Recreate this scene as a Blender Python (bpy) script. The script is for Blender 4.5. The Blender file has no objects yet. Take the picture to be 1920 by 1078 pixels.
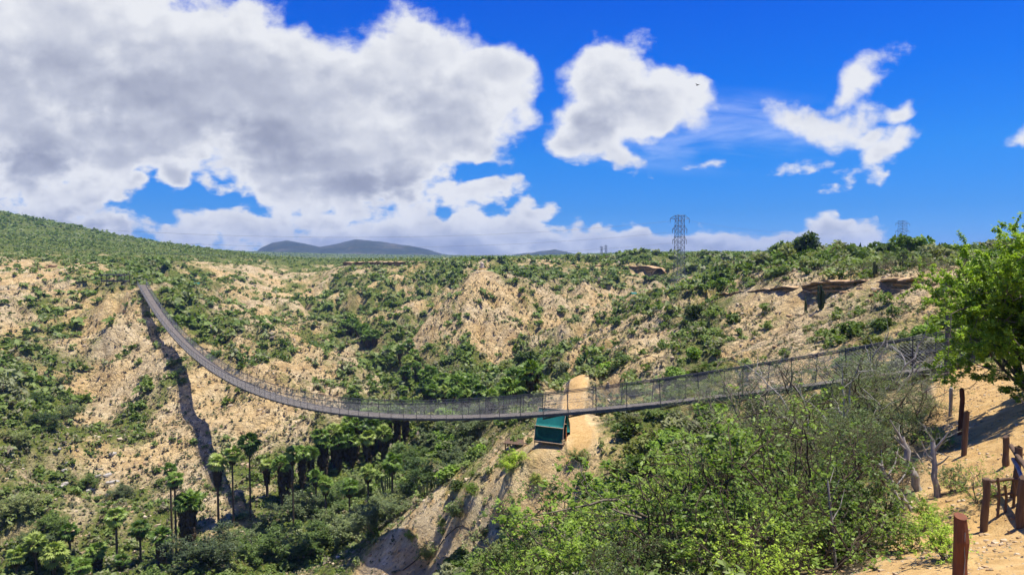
import bpy, math, random, heapq
import numpy as np
from mathutils import Vector, Matrix, Euler

rng = np.random.default_rng(7)
random.seed(7)
S = bpy.context.scene
COL = S.collection
PI = math.pi

# ------------------------------------------------------------------ camera
F_PX = 1200.0                      # focal length in photograph pixels (1920 wide)
PITCH = math.atan(59 / F_PX)
cam_data = bpy.data.cameras.new("camera")
cam = bpy.data.objects.new("camera", cam_data)
COL.objects.link(cam)
cam_data.sensor_width = 36.0
cam_data.lens = 36.0 * F_PX / 1920
cam_data.clip_start = 0.05
cam_data.clip_end = 30000
cam.location = (0, 0, 0)
cam.rotation_euler = (PI / 2 - PITCH, 0, 0)
S.camera = cam
S.render.resolution_x, S.render.resolution_y = 1024, 574
S.view_settings.view_transform = 'Standard'
S.view_settings.look = 'None'
S.view_settings.gamma = 1.0
S.view_settings.use_curve_mapping = False
S.view_settings.exposure = 0.62
S.cycles.max_bounces = 5
S.cycles.use_adaptive_sampling = True
S.cycles.adaptive_threshold = 0.03
S.cycles.diffuse_bounces = 2
S.cycles.transmission_bounces = 3
S.cycles.transparent_max_bounces = 8
S.cycles.volume_bounces = 0
S.cycles.use_denoising = True

# ------------------------------------------------------------------ sun
SUN = Vector((0.25, 0.03, 1.0)).normalized()
sun_data = bpy.data.lights.new("sun", 'SUN')
sun_data.energy = 5.0
sun_data.angle = math.radians(0.5)
sun_data.color = (1.0, 0.94, 0.82)
sun = bpy.data.objects.new("sun", sun_data)
COL.objects.link(sun)
sun.rotation_euler = SUN.to_track_quat('Z', 'Y').to_euler()
sun.location = (60, -30, 160)

# ------------------------------------------------------------------ node helpers
class NT:
    def __init__(self, tree):
        self.t = tree
        self.n = tree.nodes
        self.l = tree.links
    def new(self, typ, **kw):
        nd = self.n.new(typ)
        for k, v in kw.items():
            setattr(nd, k, v)
        return nd
    def put(self, sock, v):
        if isinstance(v, bpy.types.NodeSocket):
            self.l.new(v, sock)
        elif v is not None:
            sock.default_value = v
    def math(self, op, a, b=None, c=None, clamp=False):
        nd = self.new('ShaderNodeMath', operation=op, use_clamp=clamp)
        self.put(nd.inputs[0], a)
        if b is not None: self.put(nd.inputs[1], b)
        if c is not None: self.put(nd.inputs[2], c)
        return nd.outputs[0]
    def vmath(self, op, a, b=None, scale=None):
        nd = self.new('ShaderNodeVectorMath', operation=op)
        self.put(nd.inputs[0], a)
        if b is not None: self.put(nd.inputs[1], b)
        if scale is not None: self.put(nd.inputs['Scale'], scale)
        return nd.outputs['Value'] if op in ('LENGTH', 'DOT_PRODUCT', 'DISTANCE') else nd.outputs[0]
    def noise(self, vec, scale, detail=4, rough=0.55, dist=0.0, out='Fac'):
        nd = self.new('ShaderNodeTexNoise')
        if vec is not None: self.put(nd.inputs['Vector'], vec)
        self.put(nd.inputs['Scale'], scale)
        nd.inputs['Detail'].default_value = detail
        nd.inputs['Roughness'].default_value = rough
        nd.inputs['Distortion'].default_value = dist
        return nd.outputs[out]
    def voronoi(self, vec, scale, feature='F1', out='Distance'):
        nd = self.new('ShaderNodeTexVoronoi', feature=feature)
        if vec is not None: self.put(nd.inputs['Vector'], vec)
        nd.inputs['Scale'].default_value = scale
        return nd.outputs[out]
    def smooth(self, v, lo, hi, a=0.0, b=1.0):
        nd = self.new('ShaderNodeMapRange', interpolation_type='SMOOTHSTEP')
        self.put(nd.inputs['Value'], v)
        self.put(nd.inputs['From Min'], lo); self.put(nd.inputs['From Max'], hi)
        self.put(nd.inputs['To Min'], a); self.put(nd.inputs['To Max'], b)
        return nd.outputs['Result']
    def mix(self, fac, a, b, blend='MIX'):
        nd = self.new('ShaderNodeMix', data_type='RGBA', blend_type=blend)
        self.put(nd.inputs[0], fac)
        for s, v in ((nd.inputs[6], a), (nd.inputs[7], b)):
            if isinstance(v, (tuple, list)) and len(v) == 3: v = (*v, 1)
            self.put(s, v)
        return nd.outputs[2]
    def ramp(self, v, stops):
        nd = self.new('ShaderNodeValToRGB')
        self.put(nd.inputs[0], v)
        e = nd.color_ramp.elements
        while len(e) < len(stops): e.new(0.5)
        for el, (p, c) in zip(e, stops):
            el.position = p
            el.color = (*c, 1) if len(c) == 3 else c
        return nd.outputs[0]

def material(name, rough=0.9, spec=0.2):
    m = bpy.data.materials.new(name)
    m.use_nodes = True
    t = NT(m.node_tree)
    b = t.n['Principled BSDF']
    b.inputs['Roughness'].default_value = rough
    b.inputs['Specular IOR Level'].default_value = spec
    return m, t, b

# ------------------------------------------------------------------ sky with cumulus
world = bpy.data.worlds.new("World")
S.world = world
world.use_nodes = True
world.cycles.sampling_method = 'MANUAL'
world.cycles.sample_map_resolution = 512
w = NT(world.node_tree)
bg = w.n['Background']
SKY_STRENGTH = 0.1
bg.inputs['Strength'].default_value = SKY_STRENGTH
sky = w.new('ShaderNodeTexSky', sky_type='NISHITA', sun_disc=False)
sky.sun_elevation = math.asin(SUN.z)
sky.sun_rotation = math.atan2(SUN.x, SUN.y)
sky.altitude = 300
sky.air_density = 1.0
sky.dust_density = 0.1
sky.ozone_density = 4.0

def uv(px, py):                      # photograph pixel -> direction slopes (x/y, z/y)
    return ((px - 960) / F_PX, (480 - py) / F_PX)

CLOUDS = [  # cx, cy, rx, ry, tilt(deg), weight      cumulus bodies as seen in the photograph
    (120, 120, 430, 230, 0, 1.0), (380, 150, 300, 170, -25, 1.0), (610, 175, 210, 120, -10, 1.0),
    (760, 150, 190, 120, 5, 1.0), (900, 150, 108, 78, 10, 1.0), (560, 270, 290, 120, -10, 1.0),
    (200, 255, 330, 95, 0, .95), (690, 300, 250, 110, 0, .95), (840, 240, 150, 110, 20, .9),
    (60, 330, 190, 80, 0, .62), (170, 370, 130, 60, -10, .6), (335, 328, 62, 40, -25, 1.0), (260, 330, 40, 30, 0, .7), (400, 345, 50, 24, -20, .6),
    (400, 412, 170, 42, 0, .5), (620, 405, 150, 45, 0, .55), (560, 345, 150, 55, -15, .75),
    (905, 365, 90, 26, 8, .62), (960, 430, 120, 46, 0, .95), (820, 442, 190, 40, 0, .9), (1000, 400, 50, 26, 0, .8),
    (1060, 465, 180, 46, 0, .95), (1210, 474, 160, 44, 0, .95), (1330, 466, 160, 44, 0, .95), (1335, 452, 60, 24, 0, .8), (1480, 472, 180, 44, 0, .95), (1570, 455, 100, 42, 0, 1.0),
    (130, 420, 240, 75, 0, .6), (370, 425, 220, 40, 0, .55), (640, 450, 380, 62, 0, .6), (900, 465, 260, 60, 0, .72),
    (1140, 150, 100, 90, 20, 1.0), (1205, 190, 125, 70, -18, 1.0), (1160, 205, 110, 70, 0, 1.0), (1110, 232, 88, 74, 30, 1.0), (1075, 262, 56, 46, 0, .8),
    (1575, 165, 105, 32, 33, .42), (1545, 225, 85, 52, 5, .46), (1650, 290, 100, 36, 28, .37),
    (1680, 206, 40, 18, 20, .38), (1630, 255, 50, 22, 10, .38), (1895, 255, 55, 30, 25, .42), (1490, 325, 60, 18, 15, .26), (1320, 320, 60, 14, 0, .26), (1150, 290, 50, 30, 0, .5),
]
HOLES = [(320, 345, 120, 50, -10), (430, 375, 90, 34, -20), (300, 385, 90, 26, 0), (860, 335, 90, 26, 8), (380, 462, 140, 16, 0)]

UNDERSIDES = [(330, 215, 520, 190, -4, .50), (800, 225, 200, 110, 0, .42), (1130, 205, 130, 85, 10, .45), (480, 265, 260, 70, -14, 1.0), (300, 165, 260, 70, -6, .7), (120, 130, 190, 60, 0, .6), (690, 345, 200, 42, 0, .95), (60, 290, 170, 75, 0, 1.0),
              (240, 240, 220, 40, 0, .6), (900, 290, 110, 40, 10, .4), (700, 190, 120, 50, 0, .3), (1110, 240, 90, 60, 10, .7), (1160, 190, 70, 40, 0, .4), (150, 420, 170, 45, 0, .75), (800, 462, 400, 20, 0, .5), (1400, 470, 350, 14, 0, .4)]

g = bpy.data.node_groups.new("cloud_density", 'ShaderNodeTree')
g.interface.new_socket("Dir", in_out='INPUT', socket_type='NodeSocketVector')
g.interface.new_socket("Density", in_out='OUTPUT', socket_type='NodeSocketFloat')
g.interface.new_socket("Mask", in_out='OUTPUT', socket_type='NodeSocketFloat')
G = NT(g)
gi = G.new('NodeGroupInput'); go = G.new('NodeGroupOutput')
sx = G.new('ShaderNodeSeparateXYZ'); G.l.new(gi.outputs[0], sx.inputs[0])
yy = G.math('MAXIMUM', G.math('ABSOLUTE', sx.outputs[1]), 0.08)
cu = G.math('DIVIDE', sx.outputs[0], yy)
cv = G.math('DIVIDE', sx.outputs[2], yy)
cc = G.new('ShaderNodeCombineXYZ'); G.l.new(cu, cc.inputs[0]); G.l.new(cv, cc.inputs[1])
base = cc.outputs[0]
wn = G.new('ShaderNodeTexNoise'); G.l.new(base, wn.inputs['Vector'])
wn.inputs['Scale'].default_value = 9; wn.inputs['Detail'].default_value = 3
warp = G.vmath('SCALE', G.vmath('SUBTRACT', wn.outputs['Color'], (0.5, 0.5, 0.5)), scale=0.085)
wuv = G.vmath('ADD', base, warp)
def blob(c):
    cx, cy, rx, ry, rot = c[:5]
    u0, v0 = uv(cx, cy)
    mp = G.new('ShaderNodeMapping', vector_type='TEXTURE')
    mp.inputs['Location'].default_value = (u0, v0, 0)
    mp.inputs['Rotation'].default_value = (0, 0, math.radians(rot))
    mp.inputs['Scale'].default_value = (rx / F_PX, ry / F_PX, 1)
    G.l.new(wuv, mp.inputs['Vector'])
    z0 = G.vmath('MULTIPLY', mp.outputs[0], (1, 1, 0))
    ln = G.vmath('LENGTH', z0)
    wt = c[5] if len(c) > 5 else 1.0
    return G.math('MULTIPLY', G.math('SUBTRACT', 1.13, ln, clamp=False), wt)
acc = None
for c in CLOUDS:
    b_ = blob(c)
    if acc is None: acc = b_
    else:
        nd = G.new('ShaderNodeMath', operation='SMOOTH_MAX'); G.l.new(acc, nd.inputs[0]); G.l.new(b_, nd.inputs[1]); nd.inputs[2].default_value = 0.12
        acc = nd.outputs[0]
for c in HOLES:
    h_ = G.math('MAXIMUM', blob(c), 0.0)
    acc = G.math('SUBTRACT', acc, G.math('MULTIPLY', h_, 0.33))
acc = G.math('MINIMUM', G.math('MAXIMUM', acc, -0.6), 0.75)
n1 = G.noise(base, 6.0, 12, 0.62, 0.2)
low = G.smooth(cv, 0.20, 0.09)                    # clouds get smaller towards the horizon
sq = G.vmath('MULTIPLY', base, (1.0, 1.9, 1.0))
n2 = G.noise(sq, 17, 9, 0.6, 0.0)
vz = G.voronoi(wuv, 20, 'SMOOTH_F1')
vz2 = G.voronoi(G.vmath('MULTIPLY', wuv, (1.0, 1.3, 1.0)), 48, 'SMOOTH_F1')
dens = G.math('ADD', acc, G.math('MULTIPLY', G.math('SUBTRACT', n1, 0.5), G.math('SUBTRACT', 1.3, G.math('MULTIPLY', low, 0.6))))
dens = G.math('ADD', dens, G.math('MULTIPLY', G.math('SUBTRACT', n2, 0.5), G.math('ADD', 0.45, G.math('MULTIPLY', low, 0.9))))
dens = G.math('ADD', dens, G.math('MULTIPLY', G.math('SUBTRACT', 0.42, vz), 0.30))
dens = G.math('ADD', dens, G.math('MULTIPLY', G.math('SUBTRACT', 0.42, vz2), G.math('ADD', 0.10, G.math('MULTIPLY', low, 0.30))))
G.l.new(dens, go.inputs[0])
G.l.new(acc, go.inputs[1])

tc = w.new('ShaderNodeTexCoord')
d0 = w.new('ShaderNodeVectorMath', operation='NORMALIZE'); w.l.new(tc.outputs['Generated'], d0.inputs[0])
gn = w.new('ShaderNodeGroup'); gn.node_tree = g
w.l.new(d0.outputs[0], gn.inputs[0])
da = gn.outputs[0]
sz = w.new('ShaderNodeSeparateXYZ'); w.l.new(d0.outputs[0], sz.inputs[0])
yy2 = w.math('MAXIMUM', w.math('ABSOLUTE', sz.outputs[1]), 0.08)
cb = w.new('ShaderNodeCombineXYZ'); w.l.new(w.math('DIVIDE', sz.outputs[0], yy2), cb.inputs[0]); w.l.new(w.math('DIVIDE', sz.outputs[2], yy2), cb.inputs[1])
cb_v = w.math('DIVIDE', sz.outputs[2], yy2)
cover = w.smooth(da, 0.03, 0.36)
thick = w.smooth(da, 0.25, 1.0)
wob = w.vmath('ADD', cb.outputs[0], w.vmath('SCALE', w.vmath('SUBTRACT', w.noise(cb.outputs[0], 6, 5, 0.6, out='Color'), (.5, .5, .5)), scale=0.11))
under = None                            # dark undersides of the big clouds
for cx, cy, rx, ry, rot, wt in UNDERSIDES:
    mp = w.new('ShaderNodeMapping', vector_type='TEXTURE')
    u0, v0 = uv(cx, cy)
    mp.inputs['Location'].default_value = (u0, v0, 0); mp.inputs['Rotation'].default_value = (0, 0, math.radians(rot))
    mp.inputs['Scale'].default_value = (rx / F_PX, ry / F_PX, 1)
    w.l.new(wob, mp.inputs['Vector'])
    q = w.math('MULTIPLY', w.smooth(w.vmath('LENGTH', w.vmath('MULTIPLY', mp.outputs[0], (1, 1, 0))), 1.15, 0.0), wt)
    under = q if under is None else w.math('MAXIMUM', under, q)
def puffs(off):
    p = w.vmath('ADD', wob2, off)
    a_ = w.math('SUBTRACT', 1.0, w.voronoi(p, 13, 'SMOOTH_F1'))
    b_ = w.math('SUBTRACT', 1.0, w.voronoi(w.vmath('MULTIPLY', p, (1.0, 1.25, 1.0)), 34, 'SMOOTH_F1'))
    c_ = w.noise(p, 10, 7, 0.58)
    return w.math('ADD', w.math('MULTIPLY', a_, 0.75), w.math('ADD', w.math('MULTIPLY', b_, 0.30), w.math('MULTIPLY', c_, 0.55)))
wob2 = w.vmath('ADD', cb.outputs[0], w.vmath('SCALE', w.vmath('SUBTRACT', w.noise(cb.outputs[0], 24, 5, 0.6, out='Color'), (.5, .5, .5)), scale=0.035))
relief_l = w.math('MULTIPLY', w.math('SUBTRACT', puffs((0, 0, 0)), puffs((0.006, 0.016, 0))), 0.62)
light = w.math('ADD', 0.76, relief_l)
light = w.math('SUBTRACT', light, w.math('MULTIPLY', under, w.math('MULTIPLY', w.smooth(da, 0.2, 0.75), 0.62)))
light = w.math('SUBTRACT', light, w.math('MULTIPLY', w.smooth(cb_v, 0.10, 0.0), 0.16))
light = w.math('ADD', light, w.math('MULTIPLY', w.math('SUBTRACT', 1.0, thick), 0.26), clamp=True)
cl_col = w.ramp(light, [(0.0, (1.75, 1.95, 2.65)), (0.3, (2.4, 2.6, 3.35)), (0.65, (3.6, 3.8, 4.45)), (1.0, (5.5, 5.6, 5.85))])
tint = w.ramp(w.math('ABSOLUTE', sz.outputs[2]), [(0.0, (.20, .50, 1.3)), (0.067, (.115, .46, 1.1)), (0.148, (.07, .53, 1.2)), (0.25, (.01, .47, 1.36)), (0.37, (.0, .39, 1.47)), (1.0, (.0, .35, 1.4))])
hs = w.mix(1.0, sky.outputs[0], tint, 'MULTIPLY')
sky_gain = w.vmath('SCALE', hs, scale=0.75)
# thin veil of cirrus to the right of the single cloud
veil_m = w.new('ShaderNodeMapping', vector_type='TEXTURE')
vu, vv = uv(1330, 250)
veil_m.inputs['Location'].default_value = (vu, vv, 0); veil_m.inputs['Scale'].default_value = (330 / F_PX, 90 / F_PX, 1)
w.l.new(cb.outputs[0], veil_m.inputs['Vector'])
vl = w.math('SUBTRACT', 1.0, w.vmath('LENGTH', w.vmath('MULTIPLY', veil_m.outputs[0], (1, 1, 0))), clamp=True)
vst = w.new('ShaderNodeMapping'); vst.inputs['Scale'].default_value = (3, 11, 1); w.l.new(cb.outputs[0], vst.inputs['Vector'])
veil = w.math('MULTIPLY', w.smooth(vl, 0.0, 0.6), w.smooth(w.noise(vst.outputs[0], 2.2, 6, 0.55, 0.4), 0.35, 0.75, 0.0, 0.42))
sky_v = w.mix(veil, sky_gain, (5.2, 5.8, 7.4))
w.l.new(w.mix(cover, sky_v, cl_col), bg.inputs['Color'])

# ------------------------------------------------------------------ coordinates
cp, sp = math.cos(PITCH), math.sin(PITCH)
def P(px, py, D):
    """world point seen at a photograph pixel, D metres in front of the viewer"""
    x = (px - 960) / F_PX; y = -(py - 539) / F_PX
    d = (x, cp + y * sp, -sp + y * cp)
    k = D / d[1]
    return (d[0] * k, D, d[2] * k)
def project(x, y, z):
    f = y * cp - z * sp; u = y * sp + z * cp
    return 960 + F_PX * x / f, 539 - F_PX * u / f

# ------------------------------------------------------------------ numpy gradient noise
_perm = np.random.default_rng(3).permutation(512)
_perm = np.concatenate([_perm, _perm, _perm])
_ang = np.random.default_rng(4).random(512) * 2 * PI
_gx, _gy = np.cos(_ang), np.sin(_ang)
def perlin(x, y):
    xi = np.floor(x).astype(np.int64); yi = np.floor(y).astype(np.int64)
    xf = x - xi; yf = y - yi
    u = xf * xf * xf * (xf * (xf * 6 - 15) + 10); v = yf * yf * yf * (yf * (yf * 6 - 15) + 10)
    def gr(ix, iy, dx, dy):
        h = _perm[(_perm[ix & 511] + iy) & 511]
        return _gx[h] * dx + _gy[h] * dy
    a = gr(xi, yi, xf, yf); b = gr(xi + 1, yi, xf - 1, yf)
    c = gr(xi, yi + 1, xf, yf - 1); d = gr(xi + 1, yi + 1, xf - 1, yf - 1)
    return (a + u * (b - a)) * (1 - v) + (c + u * (d - c)) * v
def fbm(x, y, octs=4, lac=2.03, gain=0.5):
    s = 0.0; a = 1.0
    for k in range(octs):
        s = s + a * perlin(x + 17.3 * k, y - 9.1 * k); x = x * lac; y = y * lac; a *= gain
    return s
def ridged(x, y, octs=4, lac=2.03, gain=0.5):
    s = 0.0; a = 1.0
    for k in range(octs):
        s = s + a * (1 - 2 * np.abs(perlin(x + 31.3 * k, y + 5.1 * k))); x = x * lac; y = y * lac; a *= gain
    return s

# ------------------------------------------------------------------ terrain control points: px, py, D, vegetation 0..1
CTRL = [
 # stream bed, from the lower left up the valley
 (-150,1120,92,.7),(60,1085,94,.8),(250,1045,99,.6),(420,1000,106,.6),(560,930,118,.9),(650,880,131,.9),(730,815,150,1),(790,755,180,1),
 (760,695,212,1),(730,668,240,1),(695,640,268,1),(668,620,295,1),(640,602,325,1),(615,585,360,1),(590,570,400,.9),(560,540,520,.7),
 # valley floor near side
 (560,1010,104,1),(700,950,108,1),(800,880,120,1),(820,810,140,.9),(600,1080,90,1),(450,1078,92,.9),(300,1090,90,.6),(880,760,165,.9),(960,725,170,.9),
 # spur under the far end of the bridge
 (265,533,231,.35),(235,560,222,.3),(215,600,206,.15),(215,680,181,.1),(250,720,172,.08),(300,770,157,.1),(320,660,182.5,.2),(345,720,164.5,.1),(375,790,146,.1),(397,865,132.5,.2),(330,900,130,.3),(420,910,126,.3),
 (265,640,195,.1),(190,760,162,.25),(200,880,133,.35),(280,950,119,.4),(300,640,200,.15),
 (330,615,207,.5),(377,629,200,.3),(433,660,185,.25),(493,690,172,.25),(545,720,161,.25),(610,775,148,.3),(650,815,142,.6),
 (420,740,167,.2),(480,800,150,.2),(460,860,136,.3),(560,800,147,.3),(550,850,136,.5),(380,660,190,.25),(400,780,158,.15),
 # gully left of it and the green slope at the left edge
 (170,630,218,.3),(150,740,175,.4),(128,850,147,.3),(120,950,119,.25),(60,690,170,.5),(40,780,140,.95),(0,860,116,.9),(60,900,120,.7),(0,690,160,.8),(-120,760,120,.9),(90,600,225,.3),
 (0,600,210,.3),(-150,620,190,.6),(-100,900,96,.9),(80,560,250,.2),(0,540,260,.25),
 # second spur to the right, behind it
 (360,550,310,.6),(400,545,300,.5),(480,592,262,.3),(560,630,236,.3),(640,668,214,.35),(700,693,199,.35),(742,735,186,.6),
 (430,630,225,.5),(500,670,202,.4),(600,725,174,.3),(680,770,162,.5),(330,560,270,.8),(310,590,225,.8),
 (420,580,280,.3),(520,620,245,.2),(620,690,200,.2),
 # left plateau and green mountain
 (60,498,320,.35),(120,500,320,.2),(150,515,285,.35),(220,525,250,.5),(0,515,300,.3),(280,515,290,.75),(200,485,400,.7),(100,485,400,.6),(0,480,380,.6),(300,490,380,.6),(400,500,400,.4),(470,495,430,.25),(380,490,470,.5),
 (0,402,720,1),(90,418,740,1),(180,433,760,1),(260,448,790,1),(340,464,830,1),(410,466,700,1),(450,472,640,.9),(200,462,520,.9),(60,455,500,.9),(-150,370,700,1),(330,478,560,.8),(420,482,520,.7),
 (500,520,420,.25),(520,560,340,.25),(580,600,285,.35),(470,540,370,.2),
 (500,490,700,.9),(540,487,900,1),(560,492,560,.8),(-300,450,300,.7),(-300,400,600,.9),(-400,330,800,1),
 (0,420,1100,1),(120,436,1100,1),(240,458,1100,1),(360,476,1100,1),(440,485,1000,1),(0,430,1700,1),(200,460,1700,1),(400,484,1700,1),
 (480,490,1000,1),(480,490,1700,1),(600,490,1000,1),(600,490,1700,1),(720,490,1000,1),(720,490,1700,1),(840,489,1000,1),(840,489,1700,1),(960,487,1000,1),(960,484,1700,1),
 (1100,482,900,1),(1100,477,1600,1),(1300,481,900,1),(1300,475,1600,1),(1440,480,700,1),(1560,481,700,1),(1560,481,1600,1),(1440,480,1700,1),(1700,482,700,1),(1700,482,1700,1),
 # far rim and plateau in the middle
 (620,500,420,.3),(600,535,390,.3),(660,560,330,.25),(700,600,290,.35),(730,640,250,.4),(650,520,390,.3),
 (700,488,450,.9),(800,489,440,.9),(900,488,430,.9),(1000,489,420,.9),(1100,489,400,.9),(1200,490,380,.9),(1300,492,330,.9),
 (640,487,620,1),(900,485,700,1),(1200,483,700,1),(1500,483,500,1),
 (700,494,420,.2),(800,495,400,.25),(900,496,385,.4),(1000,498,370,.3),(1100,499,352,.3),(1200,502,335,.4),
 (720,512,395,.3),(800,512,375,.5),(870,515,350,.6),(1000,520,340,.7),(1080,520,330,.6),(1180,522,315,.5),
 (760,540,350,.3),(770,585,300,.35),(830,560,320,.35),
 # centre hill with the monument
 (905,512,268,.25),(880,520,266,.3),(940,522,267,.2),(840,545,256,.25),(800,600,236,.25),(785,650,216,.4),(900,560,247,.15),(900,620,226,.15),(900,670,206,.4),(850,650,214,.2),(840,700,195,.6),
 (960,560,250,.15),(980,615,226,.2),(960,660,205,.4),(1000,545,262,.2),(1050,570,250,.25),(1010,640,210,.4),(930,700,188,.6),(950,515,320,.6),
 # right hand spurs
 (1230,525,300,.5),(1190,555,264,.25),(1140,575,240,.25),(1100,590,222,.3),(1060,615,205,.4),(1040,650,186,.5),(1000,685,174,.7),
 (1120,545,290,.4),(1090,560,280,.4),(1260,560,215,.5),(1200,610,165,.35),(1130,640,160,.25),(1090,650,158,.2),(1060,690,150,.6),(1020,715,150,.9),
 (1320,545,180,.6),(1330,580,140,.4),(1260,640,120,.35),(1200,660,125,.3),(1150,690,120,.5),(1120,720,118,.8),
 # rim at the right and its slope
 (1350,528,140,.7),(1450,515,118,.6),(1550,514,100,.35),(1650,516,82,.3),(1770,510,62,.2),(1850,508,50,.5),
 (1350,553,132,.5),(1450,548,108,.5),(1550,552,90,.4),(1650,556,74,.4),(1770,565,56,.5),
 (1380,510,200,.9),(1500,508,170,.9),(1620,508,150,1),(1720,506,120,1),(1850,504,100,1),(2050,500,80,1),(1700,506,90,.4),
 (1300,640,95,.35),(1400,620,86,.45),(1480,600,82,.4),(1560,610,68,.3),(1640,615,56,.4),(1720,640,46,.6),
 (1250,690,84,.4),(1350,690,68,.6),(1450,680,58,.5),(1540,690,50,.2),(1620,690,44,.4),(1750,690,36,.7),
 # ridge the tent stands on
 (1085,700,98,.05),(1075,740,82,.03),(1070,790,69,.05),(1035,830,61,.05),(1080,832,60,.1),(1000,838,60,.3),(950,860,60,.3),(880,890,65,.4),(800,945,70,.4),(740,985,73.5,.4),(690,1020,73.2,.5),(650,1065,72.5,.6),
 (1000,740,92,.6),(980,780,80,.7),(900,850,75,.9),(820,900,85,1),(1150,745,90,.4),(1180,790,70,.6),
 (1000,880,59.8,.12),(940,930,61.5,.2),(880,960,64.5,.3),(850,1000,64.5,.2),(790,1020,68,.1),(725,1045,69,.1),(760,1078,65.5,.1),(720,1090,65,.1),(670,1090,70,.2),(800,1080,65.5,.2),(900,1040,61.5,.3),(1000,960,58,.3),(1060,900,57.5,.2),
 (1110,870,57,.3),(1160,880,53,.4),(1200,850,54,.5),(1130,830,58,.3),(1250,800,58,.5),(1300,800,52,.5),(1250,760,68,.6),
 # slope below the viewer
 (1300,880,34,.8),(1200,930,34,.8),(1100,980,38,.7),(1000,1070,44,.5),(950,1120,44,.6),(1080,960,50,.4),(1300,980,24,.9),(1150,1080,24,.9),(1420,900,26,.9),(1500,900,22,.9),(1400,1040,15,.9),(1520,1050,12,.9),
 (1600,880,19,.8),(1600,800,26,.8),(1500,800,32,.8),(1400,810,40,.7),(1700,880,16,.5),(1660,980,12,.5),(1620,1075,9.5,.2),(1700,790,24,.7),
 # path
 (1720,1040,8.6,0),(1803,1140,6,0),(1848,1004,11,0),(1950,1000,10,0),(1840,900,13.5,0),(1780,870,15,.3),(1840,830,16.5,0),(1850,785,19,0),(1800,765,21.5,0),(1840,725,24,.2),(1808,694,29,.1),
 (1920,775,16,.1),(1920,890,12.5,0),(2050,850,11,.2),(2100,760,14,.6),(2200,700,22,.7),(1950,720,20,.5),(1900,660,30,.7),(2000,600,45,.7),(2300,560,40,.7),
]
WCTRL = [  # x, y, z, veg: ground outside the frame
 (0,2,-1.9,.2),(4,3,-2.3,0),(-4,3,-3.6,.6),(0,8,-5.2,.8),(-6,10,-8,.8),(-14,16,-15,.8),(-25,28,-26,.8),(-35,45,-35,.8),(-50,62,-42,.8),(-70,75,-44.5,.8),(-100,85,-44,.8),(-130,90,-38,.8),(-170,120,-22,.8),
 (0,16,-9.5,.8),(-5,26,-16,.7),(-12,40,-25,.6),(-22,58,-34,.7),(-35,75,-42,.9),(5,6,-3.3,.2),(9,3,-2.4,.2),(16,5,-1.6,.3),(25,15,-1,.4),(0,-8,-1.5,.3),(-12,-6,-6,.6),(12,-8,-0.8,.3),(60,30,-.5,.6),(90,60,-1,.8),(-30,5,-22,.8),(-60,30,-38,.8),
 (-400,200,0,.8),(-420,350,8,.8),(-300,250,-6,.5),(150,100,0,.9),(220,200,-1,.9),(300,300,-1,1),(330,420,-2,1),(600,500,-1,1),
 (-900,900,80,1),(0,1300,-2,1),(0,2500,1,1),(800,1500,2,1),(-200,4500,0,1),(1500,4500,6,1),(-2500,4000,20,1),(700,900,0,1),(2500,2500,4,1),
 (600,1700,12,1),(380,1650,10,1),(800,1900,14,1),(385,900,9,.8),(420,905,9,.8),(350,920,3,1),(470,900,3,1),(400,1000,3,1),
]
# crests that hide what lies behind them: the ground drops away on the far side
CRESTS = [
 (((400,545,300),(440,568,280),(480,592,262),(520,611,248),(560,630,236),(600,649,224),(640,668,213),(670,681,206),(700,693,199),(742,735,186)), 10, 17, .75),
 (((377,629,200),(405,644,192),(433,660,185),(463,675,178),(493,690,172),(520,705,166),(545,720,161),(610,775,148)), 5.5, 11, .6),
 (((880,520,266),(860,532,261),(840,545,256),(820,572,246),(800,600,236),(785,650,216)), 8, 14, .7),
 (((1230,525,300),(1190,555,264),(1140,575,240),(1100,590,222),(1060,615,205),(1040,650,186),(1000,685,174)), 8, 14, .75),
 (((600,520,400),(640,545,352),(690,582,305),(725,622,265)), 8, 16, .6),
 (((1500,588,86),(1450,612,82),(1405,640,80)), 3, 6, .6),
 (((200,560,225),(205,600,208),(200,640,196),(190,690,180),(175,760,162)), 7, 13, .5),
]
for pts_, drop, back, vg_ in CRESTS:
    for a, b, c in pts_:
        CTRL.append((a, b, c, .25))
        q = P(a, b, c); k_ = (c + back) / c
        WCTRL.append((q[0] * k_, c + back, q[2] - drop, vg_))
cpts = [P(a, b, c) + (v,) for a, b, c, v in CTRL] + WCTRL
cpts = np.array(cpts, float)
CX0, CY0 = 0.0, -15.0              # pole of the log-polar mesh, behind the viewer
def lp(x, y):
    dx = x - CX0; dy = y - CY0
    return np.arctan2(dx, dy), np.log(np.maximum(np.hypot(dx, dy), 1e-3))
cu_, cv_ = lp(cpts[:, 0], cpts[:, 1])
def _solve():
    d = np.hypot(cu_[:, None] - cu_[None], cv_[:, None] - cv_[None])
    n = len(cu_)
    A = np.zeros((n + 3, n + 3))
    A[:n, :n] = -d + np.eye(n) * 0.004
    Q = np.stack([np.ones(n), cu_, cv_], 1)
    A[:n, n:] = Q; A[n:, :n] = Q.T
    b = np.zeros(n + 3); b[:n] = cpts[:, 2]
    return np.linalg.solve(A, b)
_w = _solve()
NAc, NRc = 330, 330
A0, A1 = -1.12, 1.12
L0, L1 = math.log(7.0), math.log(4700.0)
au = np.linspace(A0, A1, NAc); rv = np.linspace(L0, L1, NRc)
UU, VV = np.meshgrid(au, rv)        # [r, a]
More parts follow.
